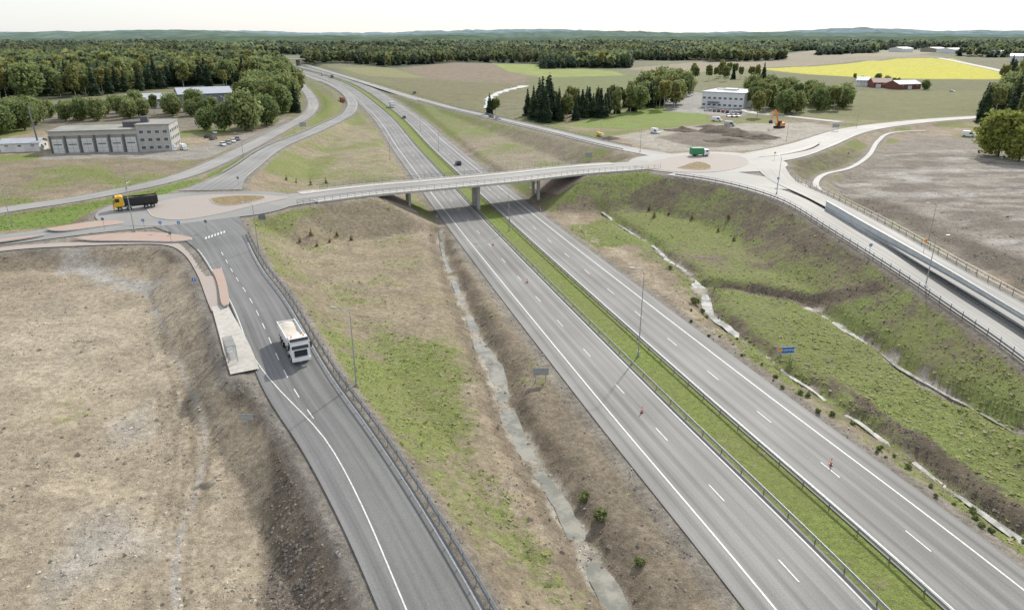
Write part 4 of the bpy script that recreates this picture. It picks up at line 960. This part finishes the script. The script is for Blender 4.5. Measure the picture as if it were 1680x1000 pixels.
# workshop
o,L=site('workshop_building',(86,252),(284,248),'long grey brick workshop with large pale garage doors and office end','building')
D=17;Hh=8.6;s0=L*.72
b=MB();b.box(s0/2,D/2,Hh/2,s0,D,Hh);b.build('wall',M['wall_grey'],o)
b=MB();b.box(s0+(L-s0)/2+.01,D/2,(Hh+1.6)/2,L-s0,D+.6,Hh+1.6);b.build('office_wall',M['wall_pale'],o)
b=MB();b.box(s0/2-.2,D/2,Hh+.16,s0+.6,D+.9,.3);b.build('roof',M['roof_felt'],o)
b=MB();b.box(s0+(L-s0)/2,D/2,Hh+1.76,L-s0+.6,D+1.3,.3);b.build('office_roof',M['roof_felt'],o)
b=MB();b.box(s0*.93,D*.55,Hh+1.3,8,5,2.0);b.build('roof_plant_room',M['wall_dark'],o)
b=MB();b.box(s0*.93+4,D*.45,Hh+2.2,2.6,2.6,3.8);b.build('roof_tower',M['wall_dark'],o)
b=MB();b.box(s0/2,-.05,Hh-.8,s0,.12,1.5);b.build('fascia',M['wall_pale'],o)
nd=6
for i in range(nd):
    x=(i+.5)*s0/nd;b=MB();b.box(x,-.06,3.0,s0/nd-1.3,.12,5.9);d=b.build('garage_door',M['door'],o)
    b=MB()
    for z in(1.2,2.4,4.8):b.box(x,-.135,z,s0/nd-1.4,.03,.07)
    b.box(x,-.135,3,.07,.03,5.8)
    b.build('door_seam',M['concd'],d)
    b=MB();b.box(x,-.135,3.9,s0/nd-2.2,.04,.4);b.build('door_window',M['glassb'],d)
    b=MB();b.box(i*s0/nd+.25,-.18,Hh/2-.7,.6,.3,Hh-1.6);b.build('pilaster',M['wall_dark'],o)
for r in range(3):
    for i in range(4):
        win(o,s0+(i+.6)*(L-s0)/4.2,-.34,1.9+r*2.9,1.7,1.4,m='glassb')
    for i in range(5):win(o,L+.03,1.5+i*3.3,1.9+r*2.9,1.8,1.4,'s',m='glassb')
# other halls
def hall(name,a,b,D,h,rh,label,wm,rm,doors=3,cat='building',wins=0):
    o,L=site(name,a,b,label,cat)
    bb=MB();bb.add([(0,0,0),(L,0,0),(L,D,0),(0,D,0),(0,0,h),(L,0,h),(L,D,h),(0,D,h),(0,D/2,h+rh),(L,D/2,h+rh)],[(0,1,5,4),(2,3,7,6),(1,2,6,9,5),(3,0,4,8,7),(4,5,9,8),(6,7,8,9)]);bb.build('wall',M[wm],o)
    e=.5;bb=MB()
    for s in(0,1):
        y0=-e if s==0 else D+e;ze=h-e*rh/(D/2)
        bb.add([(-e,y0,ze+.05),(L+e,y0,ze+.05),(L+e,D/2,h+rh+.05),(-e,D/2,h+rh+.05),(-e,y0,ze+.25),(L+e,y0,ze+.25),(L+e,D/2,h+rh+.25),(-e,D/2,h+rh+.25)],[(0,1,2,3),(4,5,6,7),(0,1,5,4),(1,2,6,5),(3,0,4,7)])
    bb.build('roof',M[rm],o)
    for i in range(doors):
        x=(i+.5)*L/doors;w=min(4,L/doors*.5);bb=MB();bb.box(x,-.05,h*.36,w,.1,h*.7);bb.build('door',M['door'],o)
    for i in range(wins):
        win(o,(i+.5)*L/wins,-.04,h*.72,min(1.4,L/wins*.5),min(1.1,h*.25),m='glassb')
    for i in range(2):win(o,L+.04,D*(.3+.4*i),h*.6,1.4,1.1,'s')
    return o
hall('storage_hall',(214,180),(290,177),24,5.5,2.6,'low grey hall with pale metal roof, left of the two halls','wall_blue','roof_grey',4,wins=5)
hall('storage_hall',(296,176),(384,172),28,7.5,3,'larger grey metal roofed hall, right of the two halls','wall_blue','roof_grey',4,wins=6)
hall('shed',(2,250),(66,248),9,3.2,1.2,'small pale shed with grey roof left of the workshop','wall_white','roof_grey',2,'shed',3)
hall('barn',(1432,144),(1466,144),16,4.2,3,'red barn with red roof, left of two barns','wall_red','roof_red',2,'barn',3)
hall('barn',(1474,147),(1510,146),14,4,2.6,'smaller red barn with pale roof, right of two barns','wall_red','roof_grey',1,'barn',3)
hall('farmhouse',(1404,141),(1424,142),10,5,2.6,'white farmhouse with grey roof left of the red barns','wall_white','roof_grey',1,'house',4)
for i,(a,b,w,l) in enumerate([(1565,88,20,'white'),(1600,89,26,'pale'),(1640,94,24,'long white'),(1535,86,18,'small grey'),(1655,102,22,'low pale'),(1480,86,18,'tiny white')]):
    hall('industrial_building',(a,b),(a+w,b),40,9,3,l+' building far away at upper right, number %s of the row'%['one','two','three','four','five','six'][i],'wall_white' if i!=3 else 'wall_grey','roof_grey',3,'building',4)
# white office building
o,L=site('office_building',(1150,176),(1219,178),'white flat roofed office building with dark window bands','building')
D=32
b=MB();b.box(L/2,D/2,4.6,L,D,9.2);b.build('wall',M['wall_white'],o)
b=MB();b.box(L/2,D/2,9.35,L+.8,D+.8,.4);b.build('roof',M['roof_grey'],o)
b=MB();b.box(L*.5,D*.5,10.1,8,6,1.2);b.box(L*.2,D*.6,9.9,4,3,.8);b.build('roof_plant_room',M['wall_white'],o)
for z in(2.0,5.9):
    for i in range(8):win(o,(i+.5)*L/8,-.04,z,L/8*.6,1.3,m='glassb')
    for i in range(7):
        b=MB();b.box(-.04,(i+.5)*D/7,z,.06,D/7*.6,1.3);b.build('window',M['glassb'],o)
b=MB();b.box(L*.3,-1.2,3.6,7,2.4,.3);b.build('canopy',M['dblue'],o)
# chimney mast, containers, scrap
p=PG([(66,247)])[0];o=empty('chimney_mast',p,0,'thin tall grey mast left of the workshop','mast');b=MB();b.cyl((0,0,-.5),(-.6,0,17),.35,.22,10);b.build('mast_pole',M['galvd'],o);b=MB();b.cyl((-.6,0,17),(-.61,0,17.5),.4,.4,10);b.build('cap',M['black'],o)
b0=MB();b0.box(0,0,1.3,6,2.4,2.6)
for i in range(12):
    for s in(-1,1):b0.box(-2.75+i*.5,s*1.23,1.3,.2,.06,2.3)
c0=empty('shipping_container',cat='container');cb=b0.build('body',M['rust'],c0);b=MB()
for s in(-.6,.6):b.box(3.03,s,1.3,.05,1.1,2.4)
b.build('door',M['rust'],c0)
cl=[(98,177,'blue'),(112,175,'rust'),(126,176,'white'),(140,173,'redp'),(152,176,'rust'),(165,172,'blue'),(178,174,'silver'),(190,171,'orange'),(202,175,'rust'),(108,181,'silver'),(172,180,'redp'),(196,181,'white'),(150,181,'green')]
nmc={'blue':'blue','rust':'rusty brown','white':'white','redp':'red','silver':'silver','orange':'orange','green':'green'}
for i,(a,bb_,m) in enumerate(cl):
    o=c0 if i==0 else dup(c0);o['label']=nmc[m]+' container in the storage yard behind the workshop';o['group']=nmc[m]+' yard containers'
    for ch in o.children:ch.material_slots[0].link='OBJECT';ch.material_slots[0].material=M[m]
    o.location=PG([(a,bb_)])[0];o.rotation_euler=(0,0,random.uniform(-.5,.5)+(1.5 if i%3==0 else 0))
# far overpass
o,L=site('road_bridge',(425,108),(492,108),'small far concrete overpass at the vanishing end of the motorway','bridge')
b=MB();b.box(L/2,3,9.0,L+20,10,1.4);b.build('deck',M['conc'],o)
for k in range(4):
    b=MB();b.box(L*k/3,3,4.2,2,8,8.5);b.build('pier',M['concd'],o)
# ---------------------------------------------------------------- lamps, signs, markers
lp=empty('street_lamp',cat='street lamp')
b=MB();b.cyl((0,0,-.3),(0,0,9.6),.10,.05,10);b.cyl((0,0,-.3),(0,0,.5),.18,.18,8);b.build('pole',M['galv'],lp)
b=MB();b.cyl((0,0,9.5),(.5,0,10.0),.055,.05,6);b.cyl((.5,0,10.0),(1.7,0,10.1),.05,.04,6);b.build('arm',M['galv'],lp)
b=MB();b.prism([(1.5,10.05),(2.2,10.05),(2.25,10.12),(2.1,10.2),(1.5,10.16)],.3);b.build('lamp_head',M['galv'],lp)
LMP=[(1047,583,14,PI,'tall street lamp standing in the motorway median in the foreground'),
 (585,634,10.5,PI,'street lamp beside the slip road right of the white tipper truck'),
 (835,378,10,PI,'street lamp in the median just in front of the bridge'),
 (424,408,9,PI,'street lamp beside the slip road just below the bridge end'),
 (221,381,10,PI/2,'street lamp on the red paved island of the left roundabout'),
 (20,372,9,0,'street lamp at the left edge beside the west road'),
 (1274,318,9.5,PI/2,'street lamp where the southeast road leaves the right roundabout'),
 (1522,400,9,PI,'street lamp between the roads on the right, upper one'),
 (1518,470,9,0,'street lamp on the left side of the southeast road'),
 (925,262,9,PI,'street lamp on the slope beyond the bridge'),
 (1050,250,9,PI,'street lamp beside the entry ramp at the right roundabout'),
 (640,262,9,0,'street lamp on the slope left of the motorway beyond the bridge'),
 (1290,232,8,0,'street lamp beside the northeast road near the excavator'),
 (1405,208,8,PI,'street lamp beside the northeast road further right'),
 (985,232,8,PI,'street lamp on the entry ramp near the yellow work truck'),
 (720,247,9,PI,'street lamp in the motorway median beyond the bridge'),
 (690,215,9,PI,'second street lamp in the median beyond the bridge'),
 (208,310,9,0,'street lamp between the local road and the west road'),
 (400,262,9,PI,'street lamp beside the exit ramp near the left roundabout')]
gp=PG([(a,b) for a,b,*_ in LMP])
for i,((a,b_,h,rz,l),p) in enumerate(zip(LMP,gp)):
    o=lp if i==0 else dup(lp);o['label']=l;o.location=p;o.rotation_euler=(0,0,rz);o.scale=(1,1,h/10.2)
def sign(a,b_,w,h,ph,rz,m,label,posts=2,text=None,emblem=False,back='galv'):
    p=PG([(a,b_)])[0];o=empty('road_sign',p,rz,label,'road sign')
    for s in([-w*.32,w*.32] if posts==2 else [0]):
        b=MB();b.cyl((s,0,-.3),(s,0,ph+h-.1),.05,.05,8);b.build('post',M['galv'],o)
    b=MB();b.box(0,-.08,ph+h/2,w,.04,h);b.build('sign_panel',M[m],o,.01)
    if text:
        b=MB();t=.05
        for zz in(ph+t,ph+h-t):b.box(0,-.105,zz,w-.06,.01,.05)
        for xx in(-w/2+t,w/2-t):b.box(xx,-.105,ph+h/2,.05,.01,h-.2)
        b.build('border',M['white'],o)
        cu=bpy.data.curves.new('lettering','FONT');cu.body=text;cu.size=h*.5;cu.align_x='CENTER';cu.align_y='CENTER';to=bpy.data.objects.new('lettering',cu);C.objects.link(to)
        dg=bpy.context.evaluated_depsgraph_get();me=bpy.data.meshes.new_from_object(to.evaluated_get(dg));bpy.data.objects.remove(to)
        if not me.materials: me.materials.append(M['white'])
        t_=link('lettering',me,None,o);t_.location=(w*.14,-.115,ph+h/2);t_.rotation_euler=(PI/2,0,0)
        b=MB();b.box(-w*.36,-.112,ph+h*.5,h*.5,.012,h*.6);b.build('emblem',M['amber'],o)
    else:
        b=MB()
        for zz in(.25,.75):b.box(0,-.115,ph+h*zz,w*.96,.03,.07)
        b.build('stiffener',M['galv'],o)
    return o
sign(1287,590,2.7,1.1,1.1,.12,'blue','blue place name sign with orange emblem right of the motorway',text='HAMINA')
sign(887,626,2.2,1.1,1.1,0,'galv','blank grey sign back standing beside the left stream')
sign(410,722,1.6,.75,2.6,0,'galv','blank grey sign back left of the slip road in the foreground',1)
sign(432,372,1.6,1.2,1.6,0,'galvd','grey sign back near the left end of the bridge')
sign(1370,215,3,1.6,1.5,0,'galv','pale large sign beside the northeast road')
sign(498,215,3,2,2,0,'galv','large sign back beside the exit ramp')
sign(965,262,2.4,1.6,1,0,'galv','grey sign back on the slope beyond the bridge')
def rsign(a,b_,m,label,h=2.2,r=.33):
    p=PG([(a,b_)])[0];o=empty('traffic_sign',p,0,label,'traffic sign');b=MB();b.cyl((0,0,-.2),(0,0,h+r),.04,.04,8);b.build('post',M['galv'],o)
    b=MB();b.cyl((0,-.05,h),(0,-.08,h),r,r,20);b.build('sign_disc',M[m],o)
    if m=='blue':b=MB();b.box(0,-.085,h,r*.35,.01,r*1.1);b.build('arrow',M['white'],o)
for a,b_,m,l in[(238,378,'blue','round blue sign on the red splitter island, left one'),(266,382,'blue','round blue sign on the red splitter island, middle one'),(296,382,'blue','round blue sign on the red splitter island, right one'),(322,480,'blue','round blue sign beside the footpath above the bus stop'),(282,400,'galvd','round grey sign back by the footpath corner'),(340,380,'galvd','round grey sign back near the zebra crossing'),(1275,306,'blue','round blue sign where the southeast road starts'),(1270,262,'orange','round orange sign right of the right roundabout'),(172,376,'galvd','round grey sign back on the upper red island'),(1515,413,'orange','round orange sign beside the eastern road'),(1425,420,'blue','small round blue sign by the southeast guard rail'),(392,305,'galvd','round grey sign back beside the exit ramp end'),(1390,262,'galvd','round sign at the curved path')]:rsign(a,b_,m,l)
def marker(a,b_,label,h=1.0,m='orred'):
    p=PG([(a,b_)])[0];o=empty('traffic_cone',p,random.uniform(-.4,.4),label,'traffic cone')
    b=MB();b.box(0,0,.04,.4,.4,.08);b.build('base',M['black'],o,.02);b=MB();b.cyl((0,0,.08),(0,0,h),.14,.04,14);b.build('cone',M[m],o);b=MB();b.cyl((0,0,h*.45),(0,0,h*.65),.105,.08,14);b.build('reflective_band',M['white'],o)
for a,b_,h,l in[(1053,676,.9,'orange cone standing in the median in the right foreground'),(865,463,.85,'orange cone on the left carriageway shoulder near the median'),(809,402,.8,'orange cone on the motorway in front of the bridge'),(1363,762,.95,'orange white marker post on the right carriageway'),(836,362,.8,'orange cone close to the bridge median')]:marker(a,b_,l,h)
# edge marker posts
mp_=empty('marker_post',cat='marker post');b=MB();b.prism([(-.06,-.2),(-.05,.95),(.05,1.0),(.06,-.2)],.10);b.build('post_body',M['white'],mp_);b=MB();b.box(0,0,.78,.13,.115,.18);b.build('reflector',M['black'],mp_)
tm,nm_=frame(mw);Am=arc(mw);k=0
for sg in(-1,1):
    for q in np.arange(30,330,30):
        i=int(q/Am[-1]*(len(mw)-1));x=mw[i,0]+nm_[i,0]*sg*14.4;y=mw[i,1]+nm_[i,1]*sg*14.4
        o=mp_ if k==0 else dup(mp_);k+=1;o.location=(x,y,T([x],[y])[0]);o.rotation_euler=(0,0,1.3)
        o['label']='thin white edge marker post on the %s shoulder of the motorway'%('left' if sg<0 else 'right');o['group']='edge marker posts on the %s shoulder'%('left' if sg<0 else 'right')
# bus shelter
p=PG([(380,588)])[0];c=R['platform'];o=empty('bus_shelter',(p[0],p[1],6.12),heading(at(c,0),at(c,arc(c)[-1]))+0,'small glass bus shelter with flat roof on the pale platform','bus shelter');o.scale=(.85,.8,.95)
for x in(-1.9,0,1.9):
    for y in(-.7,.7):
        b=MB();b.box(x,y,1.2,.07,.07,2.4);b.build('post',M['galvd'],o)
b=MB();b.box(0,0,2.46,4.1,1.5,.1);b.build('roof',M['concd'],o,.02)
gm,gnt,gbs=nodes('shelter_glass');gbs.inputs['Base Color'].default_value=(.6,.65,.66,1);gbs.inputs['Roughness'].default_value=.1;gbs.inputs['Alpha'].default_value=.3
b=MB();b.box(0,-.7,1.25,3.7,.02,1.9);b.build('back_panel',gm,o)
for s in(-1,1):
    b=MB();b.box(s*1.9,0,1.25,.02,1.3,1.9);b.build('side_panel',gm,o)
b=MB();b.box(0,-.4,.48,2.4,.35,.06);b.box(-1,-.4,.24,.06,.3,.45);b.box(1,-.4,.24,.06,.3,.45);b.build('bench',M['wall_red'],o)
# ---------------------------------------------------------------- ground cover
vv=sm(veg+(n6-.5)*.5,.35,.8)
W=vv*dx*dy*np.exp(-Y/75)*(Y<230)*(E>.6)*(np.abs(X)<.8*Y+20)*(slope<1.5);W=np.where(med,0,W);W/=W.sum()
W2=med*dx*dy*np.exp(-Y/90)*(Y<230.)*(mwd<2.2);W2/=W2.sum()
idx=np.concatenate([rng.choice(len(X),44000,p=W),rng.choice(len(X),7000,p=W2)]);n=len(idx);tx=X[idx]+rng.uniform(-.5,.5,n)*dx[idx];tyy=Y[idx]+rng.uniform(-.5,.5,n)*dy[idx];tz=Z[idx]
mdm=med[idx];hh=np.where(mdm,rng.uniform(.03,.08,n),rng.gamma(2.2,.045,n).clip(.03,.38))
V=[];Cc=[]
gb=gcol[idx]*rng.uniform(.8,2.1,(n,1))*np.array((1.05,1.0,.9));dr=rng.uniform(size=n)<.3;gb[dr&~mdm]=np.array((.42,.37,.23))
for k in range(4):
    th=rng.uniform(0,6.28,n);w=hh*.6;lean=rng.uniform(.9,1.7,n)*hh
    p0=np.stack([tx-np.sin(th)*w,tyy+np.cos(th)*w,tz+.01],1);p1=np.stack([tx+np.sin(th)*w,tyy-np.cos(th)*w,tz+.01],1)
    p2=np.stack([tx+np.cos(th)*lean,tyy+np.sin(th)*lean,tz+hh*.5],1);V.append(np.stack([p0,p1,p2],1));Cc.append(np.repeat(gb[:,None],3,1))
V=np.concatenate(V).reshape(-1,3);Cc=np.concatenate(Cc).reshape(-1,3)
me=mesh_np('weeds',V,np.arange(len(V)).reshape(-1,3),{'Col':('FLOAT_COLOR',np.hstack([Cc,np.ones((len(Cc),1))]))})
tag(link('weeds',me,leaf_mat('weed_leaves',None,None,True,.25)),'low weeds and grass tufts growing on the slopes and median','grass',kind='stuff')
# stones
lum=col.sum(1);bare=(1-veg)**2*dx*dy*np.exp(-Y/60)*(Y<200)*(E>.6)*(np.abs(X)<.8*Y+20)*~med;bare=bare*np.where(lum<.40,5,.6)*np.where(n6>.55,1.6,.5);bare/=bare.sum()
n=30000;idx=rng.choice(len(X),n,p=bare);c=np.stack([X[idx]+rng.uniform(-.5,.5,n)*dx[idx],Y[idx]+rng.uniform(-.5,.5,n)*dy[idx],Z[idx]],1);r=rng.gamma(2.,.04,n).clip(.03,.34)
oc=np.array([(1,0,0),(0,1,0),(-1,0,0),(0,-1,0),(0,0,.75),(0,0,-.6)],float);V=c[:,None]+oc[None]*r[:,None,None]*rng.uniform(.6,1.35,(n,6,1))+rng.normal(size=(n,6,3))*.15*r[:,None,None]
f=np.array([(0,1,4),(1,2,4),(2,3,4),(3,0,4),(1,0,5),(2,1,5),(3,2,5),(0,3,5)]);Q=(f[None]+(np.arange(n)*6)[:,None,None]).reshape(-1,3)
sc=(col[idx]*.8+.05)*rng.uniform(.6,1.6,(n,1));Cc=np.repeat(sc[:,None],6,1).reshape(-1,3)
sm_,snt,sbs=nodes('stone');a_=N(snt,'ShaderNodeAttribute',attribute_name='Col');snt.links.new(a_.outputs['Color'],sbs.inputs['Base Color']);sbs.inputs['Roughness'].default_value=.9
tag(link('stones',mesh_np('stones',V.reshape(-1,3),Q,{'Col':('FLOAT_COLOR',np.hstack([Cc,np.ones((len(Cc),1))]))}),sm_),'scattered stones and clods on the bare soil','stones',kind='stuff')
# ---------------------------------------------------------------- light, sky, camera
w=bpy.data.worlds.new('World');bpy.context.scene.world=w;w.use_nodes=True;nt=w.node_tree;bg=nt.nodes['Background']
EL=math.radians(37);AZ=math.atan2(.447,.894)
sky=nt.nodes.new('ShaderNodeTexSky');sky.sky_type='NISHITA';sky.sun_disc=False;sky.sun_elevation=EL;sky.sun_rotation=AZ;sky.air_density=1.0;sky.dust_density=1;sky.ozone_density=2
nt.links.new(sky.outputs[0],bg.inputs[0]);bg.inputs[1].default_value=.05
bg2=nt.nodes.new('ShaderNodeBackground');bg2.inputs[0].default_value=(.95,.97,1,1);bg2.inputs[1].default_value=.72
ad=nt.nodes.new('ShaderNodeAddShader');nt.links.new(bg.outputs[0],ad.inputs[0]);nt.links.new(bg2.outputs[0],ad.inputs[1]);nt.links.new(ad.outputs[0],nt.nodes['World Output'].inputs[0])
sun=bpy.data.lights.new('sun','SUN');sun.energy=4.2;sun.angle=math.radians(2.0);sun.color=(1,.945,.85);so=bpy.data.objects.new('sun',sun);C.objects.link(so)
so.rotation_euler=Vector((math.cos(EL)*math.sin(AZ),math.cos(EL)*math.cos(AZ),math.sin(EL))).to_track_quat('Z','Y').to_euler()
cam=bpy.data.cameras.new('camera');cam.sensor_width=36;cam.lens=36*F/1680;cam.clip_end=30000;cam.clip_start=.5;co=bpy.data.objects.new('camera',cam);C.objects.link(co);co.location=(0,0,H);co.rotation_euler=(PI/2-PT,0,0)
sc_=bpy.context.scene;sc_.camera=co;sc_.view_settings.view_transform='Standard';sc_.view_settings.look='None';sc_.view_settings.exposure=0
